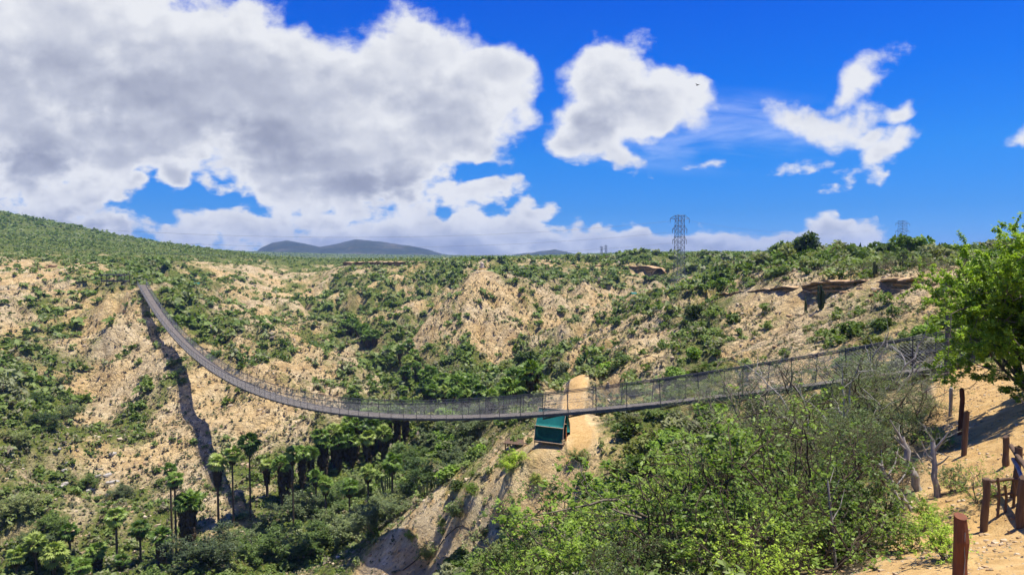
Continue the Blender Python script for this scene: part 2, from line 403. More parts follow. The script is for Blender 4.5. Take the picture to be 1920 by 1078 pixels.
def _eval(U, V):
    out = np.zeros(U.size); veg = np.zeros(U.size)
    U = U.ravel(); V = V.ravel(); n = len(cu_)
    for s in range(0, U.size, 20000):
        u = U[s:s + 20000]; v = V[s:s + 20000]
        d = np.hypot(u[:, None] - cu_[None], v[:, None] - cv_[None])
        out[s:s + 20000] = -d @ _w[:n] + _w[n] + _w[n + 1] * u + _w[n + 2] * v
        wt = 1.0 / (d * d + 2e-4) ** 1.5
        veg[s:s + 20000] = (wt @ cpts[:, 3]) / wt.sum(1)
    return out, veg
zc, _ = _eval(UU, VV)
zc = zc.reshape(UU.shape)
def bil(grid, fx, fy):
    ny, nx = grid.shape
    fx = np.clip(fx, 0, nx - 1.001); fy = np.clip(fy, 0, ny - 1.001)
    ix = fx.astype(int); iy = fy.astype(int); tx = fx - ix; ty = fy - iy
    return (grid[iy, ix] * (1 - tx) + grid[iy, ix + 1] * tx) * (1 - ty) + (grid[iy + 1, ix] * (1 - tx) + grid[iy + 1, ix + 1] * tx) * ty
def coarse(grid, x, y):
    u, v = lp(x, y)
    return bil(grid, (u - A0) / (A1 - A0) * (NAc - 1), (v - L0) / (L1 - L0) * (NRc - 1))

# how overgrown the slopes are, read off the photograph on a coarse lattice (0 bare .. 9 covered) and set down on the ground
VEG_ROWS = '''
500 33268864444554666735444665
530 21256786533435647426765435
560 23445288432454655322232236
590 23643178543456544322232355
620 33533137653345754322334433
650 54323126654434586543455323
680 65432114533433478764563434
710 98533112332344488876872654
740 99844233222223479887742555
770 99954443112222356887511466
800 99944522111356668986411676
830 99733532234677778863102576
860 89633423345688888743423467
890 56544434554688887643323357
920 43545544654799987553224578
950 45656553456789984343245789
980 88635542456789852233356899
1010 99844432457899621244368999
1040 99955444778898222356789999
1070 99987658889995123568999999'''
def coarse_hit(px, py):
    ds = np.exp(np.linspace(math.log(20), math.log(1500), 700))
    a = P(px, py, 1.0)
    bl = np.flatnonzero(a[2] * ds < coarse(zc, a[0] * ds, ds) - .3)
    return (a[0] * ds[bl[0]], ds[bl[0]]) if len(bl) else None
_vp = [(c[0], c[1], c[3]) for c in cpts]
for row in VEG_ROWS.split('\n')[1:]:
    yy_, dig = row.split()
    for i_, ch in enumerate(dig):
        h_ = coarse_hit(i_ * 50, float(yy_))
        if h_: _vp.append((h_[0], h_[1], int(ch) / 9))
_vp = np.array(_vp); _vu, _vv = lp(_vp[:, 0], _vp[:, 1])
vc = np.zeros(UU.size)
for s in range(0, UU.size, 10000):
    d = np.hypot(UU.ravel()[s:s + 10000, None] - _vu[None], VV.ravel()[s:s + 10000, None] - _vv[None])
    wt = 1.0 / (d * d + 3e-4) ** 2
    vc[s:s + 10000] = (wt @ _vp[:, 2]) / wt.sum(1)
vc = vc.reshape(UU.shape)

# places kept smooth: x, y, radius
BR_A = np.array(P(1800, 682, 30.0)); BR_B = np.array(P(266, 534, 231.0))   # ends of the bridge deck
TENT = np.array(P(1036, 829, 62.0))
SMOOTH = [(BR_A[0], BR_A[1], 5), (BR_B[0], BR_B[1], 5), (TENT[0], TENT[1], 6)]
for q in ((1085,700,98),(1075,740,82),(1070,790,69)): SMOOTH.append((*P(*q)[:2], 3.2))
PATH_PTS = [P(*q) for q in ((1803,1140,6),(1790,1050,8),(1850,1004,11),(1850,900,13.5),(1840,830,16.5),(1850,785,19),(1815,765,21.5),(1830,725,24),(1808,694,29))]
for q in PATH_PTS: SMOOTH.append((q[0], q[1], 2.6))
SOFT = [(*P(890,970,62)[:2], 20, .10), (*P(970,890,60)[:2], 16, .08), (*P(790,1000,68)[:2], 16, .12), (*P(1040,900,56)[:2], 12, .1), (*P(230,680,182)[:2], 18, .45), (*P(325,670,180)[:2], 16, .3), (*P(360,750,157)[:2], 18, .3), (*P(392,850,134)[:2], 16, .3), (*P(700,1010,72)[:2], 12, .3),
        (*P(1650,530,80)[:2], 26, .15), (*P(1450,535,110)[:2], 26, .2), (*P(1780,530,60)[:2], 22, .15), (*P(1550,535,95)[:2], 22, .15), (*P(1700,495,105)[:2], 30, .2), (*P(1850,500,80)[:2], 30, .2), (*P(1550,600,75)[:2], 16, .5)]
def calm(x, y):
    k = np.ones_like(x)
    for a, b, r, m in SOFT:
        k = np.minimum(k, m + (1 - m) * np.clip(np.hypot(x - a, y - b) / r * 1.6 - 0.9, 0, 1))
    for a, b, r in SMOOTH:
        d = np.hypot(x - a, y - b) / r
        k = np.minimum(k, np.clip(d - 0.6, 0, 1))
    return k

# ------------------------------------------------------------------ gullies cut by running water (stream power on a regular grid)
EG = 1.0
ex = np.arange(-250, 205, EG); ey = np.arange(24, 415, EG)
EX, EY = np.meshgrid(ex, ey)
def relief(x, y, zb):
    """noise before erosion"""
    r = np.hypot(x, y)
    k = np.clip(r / 60, 0.12, 1.0)
    return k * (4.6 * fbm(x / 30, y / 30, 3) + 3.0 * ridged(x / 16 + 3, y / 16, 3) - 2.6)
EZ0 = coarse(zc, EX, EY)
EZ = EZ0 + relief(EX, EY, EZ0) * (0.10 + 0.90 * calm(EX, EY))
start = EZ.copy()
ny, nx = EZ.shape
for it in range(8):
    z = EZ.ravel()
    parent = np.full(z.size, -1, np.int64)
    done = np.zeros(z.size, bool)
    heap = []
    edge = np.zeros((ny, nx), bool); edge[0] = edge[-1] = True; edge[:, 0] = edge[:, -1] = True
    zl = z.tolist()
    dn = [False] * z.size; par = [-1] * z.size; order = []
    for i in np.flatnonzero(edge.ravel()).tolist():
        heap.append((zl[i], i)); dn[i] = True
    heapq.heapify(heap)
    nb = (-1, 1, -nx, nx, -nx - 1, -nx + 1, nx - 1, nx + 1)
    while heap:
        h, i = heapq.heappop(heap)
        order.append(i)
        iy, ix = divmod(i, nx)
        if ix == 0 or ix == nx - 1 or iy == 0 or iy == ny - 1:
            nbs = [i + d for d in nb if 0 <= i + d < nx * ny and abs((i + d) % nx - ix) <= 1]
        else:
            nbs = [i + d for d in nb]
        for j in nbs:
            if not dn[j]:
                dn[j] = True; par[j] = i
                hj = zl[j]
                heapq.heappush(heap, (hj if hj > h else h + 1e-4, j))
    area = [1.0] * z.size
    for i in reversed(order):
        p = par[i]
        if p >= 0: area[p] += area[i]
    F = (0.085 * np.minimum(np.array(area), 900) ** 0.5).tolist()
    for i in order:
        p = par[i]
        if p >= 0 and zl[i] > zl[p]:
            f = F[i]; zl[i] = (zl[i] + f * zl[p]) / (1 + f)
    EZ = np.maximum(np.array(zl).reshape(ny, nx), start - 8.5)
    # a little creep
    L = np.zeros_like(EZ)
    L[1:-1, 1:-1] = (EZ[:-2, 1:-1] + EZ[2:, 1:-1] + EZ[1:-1, :-2] + EZ[1:-1, 2:]) / 4 - EZ[1:-1, 1:-1]
    EZ += 0.14 * L
FADE = np.clip(np.minimum.reduce([EX - ex[0], ex[-1] - EX, (EY - ey[0]) * 1.0, ey[-1] - EY]) / 30, 0, 1)
DELTA = (EZ - EZ0 + 0.9) * FADE * (0.05 + 0.95 * calm(EX, EY)) * np.clip((np.hypot(EX, EY) - 22) / 40, 0, 1)

def height(x, y):
    x = np.asarray(x, float); y = np.asarray(y, float)
    z = coarse(zc, x, y)
    r = np.hypot(x, y)
    c = calm(x, y)
    inside = (x > ex[0]) & (x < ex[-1]) & (y > ey[0]) & (y < ey[-1])
    z = z + np.where(inside, bil(DELTA, (x - ex[0]) / EG, (y - ey[0]) / EG), 0.0)
    z = z + np.clip((r - 420) / 300, 0, 1) * (2.2 * fbm(x / 160, y / 160, 4) - 0.8) * np.clip(900 / np.maximum(r, 1), 0.3, 1)
    z = z + c * np.clip(r / 80, 0.08, 1) * (0.62 * ridged(x / 4.2, y / 4.2, 4) - 0.6 + 0.22 * fbm(x / 1.1, y / 1.1, 2)) * np.clip(500 / np.maximum(r, 1), 0, 1)
    return z + 0.03 * fbm(x / 0.5, y / 0.5, 3) * np.clip(1 - r / 40, 0, 1)
def vegetation(x, y):
    v = coarse(vc, x, y)
    r = np.hypot(x, y)
    s = np.clip(r / 9, 3, 14)
    v = v + 0.40 * fbm(x / s, y / s, 3) + 0.22 * fbm(x / 3.5, y / 3.5, 2)
    return np.clip(v, 0, 1)

# ------------------------------------------------------------------ mesh helpers
def mesh_np(name, verts, faces, mats=(), smooth=False, mat_index=None):
    """faces: int array (n, k)"""
    me = bpy.data.meshes.new(name)
    verts = np.ascontiguousarray(verts, np.float32); faces = np.ascontiguousarray(faces, np.int32)
    n, k = faces.shape
    me.vertices.add(len(verts)); me.vertices.foreach_set('co', verts.ravel())
    me.loops.add(n * k); me.loops.foreach_set('vertex_index', faces.ravel())
    me.polygons.add(n)
    me.polygons.foreach_set('loop_start', np.arange(0, n * k, k, dtype=np.int32))
    if smooth is not None:
        me.polygons.foreach_set('use_smooth', np.full(n, bool(smooth)))
    for m in mats: me.materials.append(m)
    if mat_index is not None: me.polygons.foreach_set('material_index', np.asarray(mat_index, np.int32))
    me.update(calc_edges=True)
    return me
def attr(me, name, vals, domain='POINT'):
    a = me.attributes.new(name, 'FLOAT', domain)
    a.data.foreach_set('value', np.ascontiguousarray(vals, np.float32))
def link(name, me, parent=None, loc=None, rotz=None, scale=None):
    o = bpy.data.objects.new(name, me); COL.objects.link(o)
    if parent is not None: o.parent = parent
    if loc is not None: o.location = loc
    if rotz is not None: o.rotation_euler = (0, 0, rotz)
    if scale is not None: o.scale = scale if hasattr(scale, '__len__') else (scale,) * 3
    return o
def tag(o, label=None, cat=None, group=None, kind=None):
    for k, v in (('label', label), ('category', cat), ('group', group), ('kind', kind)):
        if v: o[k] = v
    return o

# ------------------------------------------------------------------ ground sheet
NA, NR = 1000, 1080
ga = np.linspace(A0 + .002, A1 - .002, NA); gr_ = np.exp(np.linspace(L0 + .01, L1 - .01, NR))
GA, GR = np.meshgrid(ga, gr_)
TX = CX0 + GR * np.sin(GA); TY = CY0 + GR * np.cos(GA)
TZ = height(TX, TY)
TV = vegetation(TX, TY)
gc, gr2 = np.meshgrid(np.arange(NA - 1), np.arange(NR - 1))
i0 = (gr2 * NA + gc).ravel()
gf = np.stack([i0, i0 + 1, i0 + NA + 1, i0 + NA], 1)

# distance to the path for its sand
def path_dist(x, y, pts):
    d = np.full(x.shape, 1e9)
    for a, b in zip(pts[:-1], pts[1:]):
        ax, ay = a[:2]; bx, by = b[:2]
        L2 = (bx - ax) ** 2 + (by - ay) ** 2
        t = np.clip(((x - ax) * (bx - ax) + (y - ay) * (by - ay)) / L2, 0, 1)
        d = np.minimum(d, np.hypot(x - ax - t * (bx - ax), y - ay - t * (by - ay)))
    return d
PD = path_dist(TX, TY, PATH_PTS)
RIDGE_TRAIL = [P(1088,695,100), P(1075,740,82), P(1075,790,69), P(1090,830,60)]
PD2 = path_dist(TX, TY, RIDGE_TRAIL)
HILL = np.zeros_like(TX)
for q_, r_ in (((890,970,62), 15), ((970,890,60), 11), ((790,1010,68), 12), ((710,1050,69), 9), ((1050,880,58), 8)):
    a_ = P(*q_); HILL = np.maximum(HILL, np.clip(1.6 - 1.4 * np.hypot(TX - a_[0], TY - a_[1]) / r_, 0, 1))
sand = np.maximum(0.38 * HILL, np.maximum(np.clip(1.5 - PD / 1.25, 0, 1), 0.85 * np.clip(1.4 - PD2 / 1.6, 0, 1)))

gm, t, b = material("eroded_ground", 0.95, 0.1)
geo = t.new('ShaderNodeNewGeometry')
pos = geo.outputs['Position']
vegn = t.new('ShaderNodeAttribute', attribute_name='veg').outputs['Fac']
sandn = t.new('ShaderNodeAttribute', attribute_name='sand').outputs['Fac']
n_big = t.noise(pos, 0.035, 5, 0.6)
n_mid = t.noise(pos, 0.22, 6, 0.62)
n_fin = t.noise(pos, 1.6, 8, 0.68)
n_grit = t.noise(pos, 9.0, 6, 0.7)
c1 = t.ramp(n_mid, [(0.25, (.40, .27, .135)), (0.42, (.58, .435, .24)), (0.6, (.68, .54, .33)), (0.8, (.73, .62, .44))])
c2 = t.ramp(n_mid, [(0.25, (.30, .235, .15)), (0.5, (.58, .485, .335)), (0.75, (.72, .635, .485))])
colr = t.mix(t.smooth(n_big, 0.43, 0.60), c1, c2)
# strata: thin bands that follow height
sep = t.new('ShaderNodeSeparateXYZ'); t.l.new(pos, sep.inputs[0])
hgt = t.math('ADD', t.math('MULTIPLY', sep.outputs[2], 0.55), t.math('MULTIPLY', n_mid, 2.2))
stc = t.new('ShaderNodeCombineXYZ'); t.l.new(hgt, stc.inputs[2])
strat = t.noise(stc.outputs[0], 1.4, 4, 0.6)
colr = t.mix(t.smooth(strat, 0.5, 0.7, 0, 0.35), colr, (.40, .24, .115))
colr = t.mix(t.smooth(n_fin, 0.45, 0.30, 0, 0.75), colr, (.15, .095, .042))
colr = t.mix(t.smooth(n_fin, 0.58, 0.75, 0, 0.45), colr, (.66, .56, .42))
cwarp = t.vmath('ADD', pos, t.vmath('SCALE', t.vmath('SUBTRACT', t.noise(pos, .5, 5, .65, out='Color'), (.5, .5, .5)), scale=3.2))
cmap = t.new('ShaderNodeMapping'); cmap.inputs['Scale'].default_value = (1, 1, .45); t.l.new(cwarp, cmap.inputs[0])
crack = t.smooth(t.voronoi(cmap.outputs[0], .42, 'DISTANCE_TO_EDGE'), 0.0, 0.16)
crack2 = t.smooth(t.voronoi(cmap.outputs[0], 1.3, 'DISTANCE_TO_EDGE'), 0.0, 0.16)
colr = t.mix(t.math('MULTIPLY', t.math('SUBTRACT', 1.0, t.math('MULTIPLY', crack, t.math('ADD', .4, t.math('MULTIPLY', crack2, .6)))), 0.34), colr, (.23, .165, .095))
nz = t.new('ShaderNodeSeparateXYZ'); t.l.new(geo.outputs['Normal'], nz.inputs[0])
grass = t.ramp(n_fin, [(0.3, (.05, .085, .016)), (0.5, (.11, .155, .034)), (0.7, (.25, .24, .095))])
gmask = t.math('MULTIPLY', t.smooth(t.math('ADD', vegn, t.math('MULTIPLY', t.math('SUBTRACT', n_fin, 0.5), 1.0)), 0.30, 0.62), t.smooth(nz.outputs[2], 0.45, 0.8, 0.35, 1.0))
colr = t.mix(gmask, colr, grass)
sandc = t.ramp(t.noise(pos, 2.5, 8, 0.7), [(0.3, (.33, .215, .095)), (0.5, (.49, .335, .16)), (0.72, (.58, .43, .235))])
sandw = t.math('ADD', t.math('MULTIPLY', t.math('SUBTRACT', n_fin, .5), .6), t.math('MULTIPLY', t.math('SUBTRACT', t.noise(pos, .45, 4, .6), .5), 1.3))
colr = t.mix(t.math('MULTIPLY', t.smooth(t.math('ADD', sandn, sandw), 0.30, 0.75), t.smooth(sandn, 0.02, 0.2)), colr, sandc)
colr = t.mix(1.0, colr, (1.04, .985, .83), 'MULTIPLY')
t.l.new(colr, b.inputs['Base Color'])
vor = t.voronoi(pos, 0.9)
hsum = t.math('ADD', t.math('MULTIPLY', n_fin, 1.0), t.math('MULTIPLY', vor, -0.35))
hsum = t.math('ADD', hsum, t.math('MULTIPLY', n_mid, 1.6))
hsum = t.math('ADD', hsum, t.math('MULTIPLY', n_grit, 0.12))
hsum = t.math('ADD', hsum, t.math('ADD', t.math('MULTIPLY', crack, 0.45), t.math('MULTIPLY', crack2, 0.18)))
sgrit = t.math('ADD', t.math('MULTIPLY', n_grit, 0.16), t.math('MULTIPLY', n_fin, 0.30))
hmx = t.new('ShaderNodeMix', data_type='FLOAT'); t.put(hmx.inputs[0], t.smooth(sandn, .1, .5)); t.put(hmx.inputs[2], hsum); t.put(hmx.inputs[3], sgrit); hsum = hmx.outputs[0]
bm_ = t.new('ShaderNodeBump'); bm_.inputs['Distance'].default_value = 1.3
t.put(bm_.inputs['Strength'], t.smooth(sandn, 0.2, 0.8, 0.72, 0.45)); t.l.new(hsum, bm_.inputs['Height'])
t.l.new(bm_.outputs[0], b.inputs['Normal'])
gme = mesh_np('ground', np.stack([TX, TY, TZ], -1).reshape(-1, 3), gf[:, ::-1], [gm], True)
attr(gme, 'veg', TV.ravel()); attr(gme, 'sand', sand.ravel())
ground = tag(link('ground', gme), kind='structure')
LZ0 = math.log(gr_[0]); LZ1 = math.log(gr_[-1])
def ground_z(x, y):
    u, v = lp(np.asarray(x, float), np.asarray(y, float))
    return bil(TZ, (u - ga[0]) / (ga[-1] - ga[0]) * (NA - 1), (v - LZ0) / (LZ1 - LZ0) * (NR - 1))
def gz(x, y): return float(ground_z(np.array([x]), np.array([y]))[0])
def hit(px, py, dmin=5.0, dmax=4000.0):
    """first ground point met by the line of sight through a photograph pixel (used to stand things where they are)"""
    ds = np.exp(np.linspace(math.log(dmin), math.log(dmax), 1500))
    a = P(px, py, 1.0)
    zz = ground_z(a[0] * ds, ds)
    below = np.flatnonzero(a[2] * ds < zz)
    if not len(below): return None
    d = ds[below[0]]
    return a[0] * d, d, float(zz[below[0]])

# ------------------------------------------------------------------ foliage materials
def foliage_mat(name, stops, source, transl=0.28, rough=0.6):
    m, t, b = material(name, rough, 0.25)
    if source == 'tint':
        v = t.new('ShaderNodeAttribute', attribute_name='tint').outputs['Fac']
    else:
        v = t.new('ShaderNodeObjectInfo').outputs['Random']
    geo = t.new('ShaderNodeNewGeometry')
    v2 = t.math('ADD', v, t.math('MULTIPLY', t.math('SUBTRACT', geo.outputs['Random Per Island'], 0.5), 0.45), clamp=True)
    c = t.ramp(v2, stops)
    if source == 'object':
        oc = t.new('ShaderNodeObjectInfo').outputs['Color']
        c = t.mix(1.0, c, oc, 'MULTIPLY')
    t.l.new(c, b.inputs['Base Color'])
    tr = t.new('ShaderNodeBsdfTranslucent')
    t.l.new(t.mix(1.0, c, (1.15, 1.25, .55), 'MULTIPLY'), tr.inputs['Color'])
    mx = t.new('ShaderNodeMixShader'); mx.inputs[0].default_value = transl
    t.l.new(b.outputs[0], mx.inputs[1]); t.l.new(tr.outputs[0], mx.inputs[2])
    t.l.new(mx.outputs[0], t.n['Material Output'].inputs[0])
    return m
GREENS = [(0.0, (.070, .115, .022)), (0.3, (.145, .215, .042)), (0.6, (.225, .29, .080)), (0.82, (.26, .29, .14)), (0.92, (.27, .27, .15)), (1.0, (.25, .205, .15))]
M_scrub = foliage_mat("scrub_leaves", GREENS, 'tint')
M_shrub = foliage_mat("shrub_leaves", [(0.0, (.5, .5, .5)), (0.5, (.85, .85, .85)), (1.0, (1.25, 1.2, 1.1))], 'object')
M_leaf = foliage_mat("broad_leaves", [(0.0, (.38, .42, .42)), (0.5, (.85, .85, .85)), (1.0, (1.6, 1.4, 1.2))], 'object', 0.36, 0.45)
M_palm = foliage_mat("palm_leaves", [(0.0, (.06, .115, .02)), (0.5, (.17, .275, .045)), (1.0, (.36, .43, .11))], 'none', 0.3, 0.4)
def bark_mat(name, c1, c2, scale=14):
    m, t, b = material(name, 0.95, 0.1)
    tc = t.new('ShaderNodeTexCoord')
    mp = t.new('ShaderNodeMapping'); mp.inputs['Scale'].default_value = (1, 1, .22); t.l.new(tc.outputs['Object'], mp.inputs[0])
    n = t.noise(mp.outputs[0], scale, 6, 0.7)
    t.l.new(t.ramp(n, [(0.3, c1), (0.7, c2)]), b.inputs['Base Color'])
    bp = t.new('ShaderNodeBump'); bp.inputs['Strength'].default_value = 0.6; bp.inputs['Distance'].default_value = 0.03
    t.l.new(n, bp.inputs['Height']); t.l.new(bp.outputs[0], b.inputs['Normal'])
    return m
M_bark = bark_mat("grey_bark", (.09, .07, .05), (.26, .22, .17))
M_twig = bark_mat("dark_twig", (.045, .032, .022), (.13, .10, .07))
M_dead = bark_mat("bleached_deadwood", (.16, .15, .13), (.46, .43, .38), 10)
M_ptrunk = bark_mat("palm_trunk", (.06, .045, .03), (.17, .13, .09), 8)
M_skirt = bark_mat("dead_fronds", (.030, .024, .016), (.13, .095, .055), 6)
M_cactus = bark_mat("cactus_skin", (.030, .045, .022), (.085, .11, .05), 5)

# ------------------------------------------------------------------ geometry builders
def cards(c, size, aspect=0.55, up=0.35, r=None, droop=None):
    """n diamond leaves at centres c (n,3); returns verts, faces"""
    r = r or rng
    n = len(c)
    nrm = r.normal(size=(n, 3)); nrm[:, 2] = np.abs(nrm[:, 2]) + up
    nrm /= np.linalg.norm(nrm, axis=1)[:, None]
    a = r.normal(size=(n, 3)); a -= (a * nrm).sum(1)[:, None] * nrm
    a /= np.linalg.norm(a, axis=1)[:, None] + 1e-9
    b = np.cross(nrm, a)
    s = (np.asarray(size) * np.ones(n))[:, None]
    v = np.stack([c - a * s, c + b * s * aspect, c + a * s, c - b * s * aspect], 1).reshape(-1, 3)
    return v, np.arange(n * 4).reshape(n, 4)
def tubes(polys, sides=5):
    """polys: list of (points (k,3), radii (k,)); quads"""
    V = []; Fc = []; off = 0
    for p, rad in polys:
        p = np.asarray(p, float); k = len(p); rad = np.broadcast_to(np.asarray(rad, float), (k,))
        tn = np.gradient(p, axis=0); tn /= np.linalg.norm(tn, axis=1)[:, None] + 1e-9
        ref = np.where(np.abs(tn[:, 2:3]) > 0.92, np.array([[1., 0, 0]]), np.array([[0, 0, 1.]]))
        s1 = np.cross(tn, ref); s1 /= np.linalg.norm(s1, axis=1)[:, None] + 1e-9
        s2 = np.cross(tn, s1)
        th = np.arange(sides) / sides * 2 * PI
        ring = p[:, None] + rad[:, None, None] * (np.cos(th)[None, :, None] * s1[:, None] + np.sin(th)[None, :, None] * s2[:, None])
        V.append(ring.reshape(-1, 3))
        i = np.arange(k - 1)[:, None] * sides; j = np.arange(sides)[None]; j2 = (j + 1) % sides
        f = np.stack([i + j, i + j2, i + sides + j2, i + sides + j], -1).reshape(-1, 4) + off
        Fc.append(f); off += k * sides
    return np.concatenate(V), np.concatenate(Fc)
def join(parts):
    """parts: list of (verts, quads, material index)"""
    V = []; Fc = []; M = []; off = 0
    for v, f, m in parts:
        V.append(v); Fc.append(f + off); M.append(np.full(len(f), m)); off += len(v)
    return np.concatenate(V), np.concatenate(Fc), np.concatenate(M)

def lobes(n, r, flat, R):
    out = []
    for k in range(n):
        a = R.random() * 2 * PI; d = r * (0.15 + 0.6 * R.random())
        if k == 0: d = 0
        out.append((np.array([math.cos(a) * d, math.sin(a) * d, flat * (0.35 + 0.75 * R.random()) * (1 - 0.35 * d / r)]), r * (0.28 + 0.3 * R.random())))
    return out
def shrub_cloud(n, R, nl=6, flat=0.8, r=1.0):
    """points filling an uneven bush of unit radius"""
    L = lobes(nl, r, flat, R)
    pts = []
    for k in range(n):
        c, q = L[R.integers(len(L))]
        d = R.normal(size=3); d /= np.linalg.norm(d)
        d[2] *= 0.8
        pts.append(c + d * q * (0.55 + 0.5 * R.random() ** 0.5))
    p = np.array(pts); p[:, 2] = np.maximum(p[:, 2], 0.02)
    return p
def shrub_proto(seed, n, leaf, nl=6, flat=0.8, stems=6):
    R = np.random.default_rng(seed)
    p = shrub_cloud(n, R, nl, flat)
    v, f = cards(p, leaf * (0.6 + 0.8 * R.random(n)), 0.6, 0.75, R)
    parts = [(v, f, 0)]
    if stems:
        ps = []
        for k in range(stems):
            e = p[R.integers(n)]; s = np.array([R.normal() * .08, R.normal() * .08, -0.15])
            mid = (s + e) / 2 + R.normal(size=3) * .08
            ps.append((np.array([s, mid, e]), np.array([.035, .025, .008])))
        v2, f2 = tubes(ps, 4); parts.append((v2, f2, 1))
    return join(parts)

def tree_proto(seed, height=3.0, spread=1.0, stems=5, leaves=6000, leaf=0.035, kind='leafy', depth=3, trunk_r=0.05, lean=0.25, base_h=0.0, rosette=1, bare=0.0):
    """a branching shrub or small tree; returns (branch verts, quads), (leaf verts, quads)"""
    R = np.random.default_rng(seed)
    polys = []; tips = []
    def grow(p, d, length, rad, lev):
        k = 5
        pts = [p.copy()]; dd = d.copy()
        for i in range(k):
            dd = dd + R.normal(size=3) * 0.20; dd[2] += 0.05 if lev < 2 else (-0.02 if kind == 'feather' else 0.02)
            dd /= np.linalg.norm(dd)
            pts.append(pts[-1] + dd * length / k)
        pts = np.array(pts)
        polys.append((pts, np.linspace(rad, rad * 0.5 if lev < depth else rad * 0.25, k + 1), lev))
        if lev >= depth:
            tips.append(pts); return
        nchild = (4, 4, 5, 4)[min(lev, 3)]
        for c in range(nchild):
            i = 1 + int((c + R.random()) / nchild * k); i = min(i, k)
            ax = pts[i] - pts[i - 1]; ax /= np.linalg.norm(ax)
            rd = R.normal(size=3); rd -= rd.dot(ax) * ax; rd /= np.linalg.norm(rd)
            nd = ax * 0.75 + rd * (0.75 + 0.3 * R.random()); nd[2] += 0.10; nd /= np.linalg.norm(nd)
            grow(pts[i], nd, length * (0.50 + 0.22 * R.random()), rad * 0.52, lev + 1)
    if base_h > 0:
        polys.append((np.array([(.06, .02, -.4), (0, .05, base_h * .5), (0, 0, base_h + .1)]), np.array([trunk_r * 1.9, trunk_r * 1.5, trunk_r * 1.25]), 0))
    for s in range(stems):
        a = s / stems * 2 * PI + R.normal() * 0.4
        d = np.array([math.cos(a) * spread * (0.25 + lean * R.random()), math.sin(a) * spread * (0.25 + lean * R.random()), 1.0]); d /= np.linalg.norm(d)
        p0 = np.array([math.cos(a), math.sin(a), 0]) * 0.08 * (stems > 1) + np.array([0, 0, base_h - 0.2 * (base_h == 0)])
        grow(p0, d, height * (0.52 + 0.15 * R.random()), trunk_r * (0.8 + 0.4 * R.random()), 0)
    bv = []
    v1, f1 = tubes([(p, r) for p, r, l in polys if l <= 1], 6); bv.append((v1, f1, 0))
    v2, f2 = tubes([(p, r) for p, r, l in polys if l > 1], 3); bv.append((v2, f2, 0))
    B = join(bv)
    T = np.array(tips)                                   # (n, k, 3)
    n = leaves // rosette
    ti = R.integers(len(T), size=n); tt = R.random(n) ** 0.6 * (T.shape[1] - 1.001)
    if bare > 0:
        keep = R.random(len(T)) > bare
        ti = np.flatnonzero(keep)[R.integers(keep.sum(), size=n)]
    ii = tt.astype(int); fr = (tt - ii)[:, None]
    c = T[ti, ii] * (1 - fr) + T[ti, ii + 1] * fr
    if rosette > 1:
        c = np.repeat(c, rosette, 0) + R.normal(size=(n * rosette, 3)) * leaf * 0.8
    else:
        c = c + R.normal(size=(n, 3)) * leaf * (1.2 if kind == 'leafy' else 1.6)
    m = len(c)
    v, f = cards(c, leaf * (0.6 + 0.8 * R.random(m)), 0.5 if kind == 'leafy' else 0.22, 1.0 if kind == 'leafy' else 0.5, R)
    if base_h > 0:
        zc_ = v.reshape(-1, 4, 3)[:, :, 2].mean(1); ok_ = zc_ > base_h * 1.15
        v = v.reshape(-1, 4, 3)[ok_].reshape(-1, 3); f = np.arange(len(v)).reshape(-1, 4)
    return (B[0], B[1]), (v, f)
def proto_meshes(name, seed, **kw):
    B, Lf = tree_proto(seed, **kw)
    return mesh_np(name + '_branches', B[0], B[1], [M_bark], True), mesh_np(name + '_leaves', Lf[0], Lf[1], [M_leaf], False), float(Lf[0][:, 2].max())

# ------------------------------------------------------------------ scatter on the slopes
def visible(x, y, z, lift=0.6):
    """line of sight from the viewer not blocked by the ground"""
    ok = np.ones(len(x), bool)
    for s in np.linspace(0.08, 0.97, 60):
        gzz = ground_z(x * s, y * s)
        ok &= ((z + lift) * s > gzz - 0.05) | (np.hypot(x * s, y * s) < 6)
    px, py = project(x, y, z + lift)
    return ok & (px > -15) & (px < 1935) & (py > 0) & (py < 1095)
def scatter(n, dmin, dmax, seed, amin=-0.80, amax=0.80, p=0.0):
    R = np.random.default_rng(seed)
    a = amin + (amax - amin) * R.random(n)
    q = 1.0 + p
    r = (dmin ** q + (dmax ** q - dmin ** q) * R.random(n)) ** (1 / q)
    x = r * np.sin(a); y = r * np.cos(a)
    return x, y, r, R
def slope_at(x, y, e=1.0):
    return np.hypot(ground_z(x + e, y) - ground_z(x - e, y), ground_z(x, y + e) - ground_z(x, y - e)) / (2 * e)

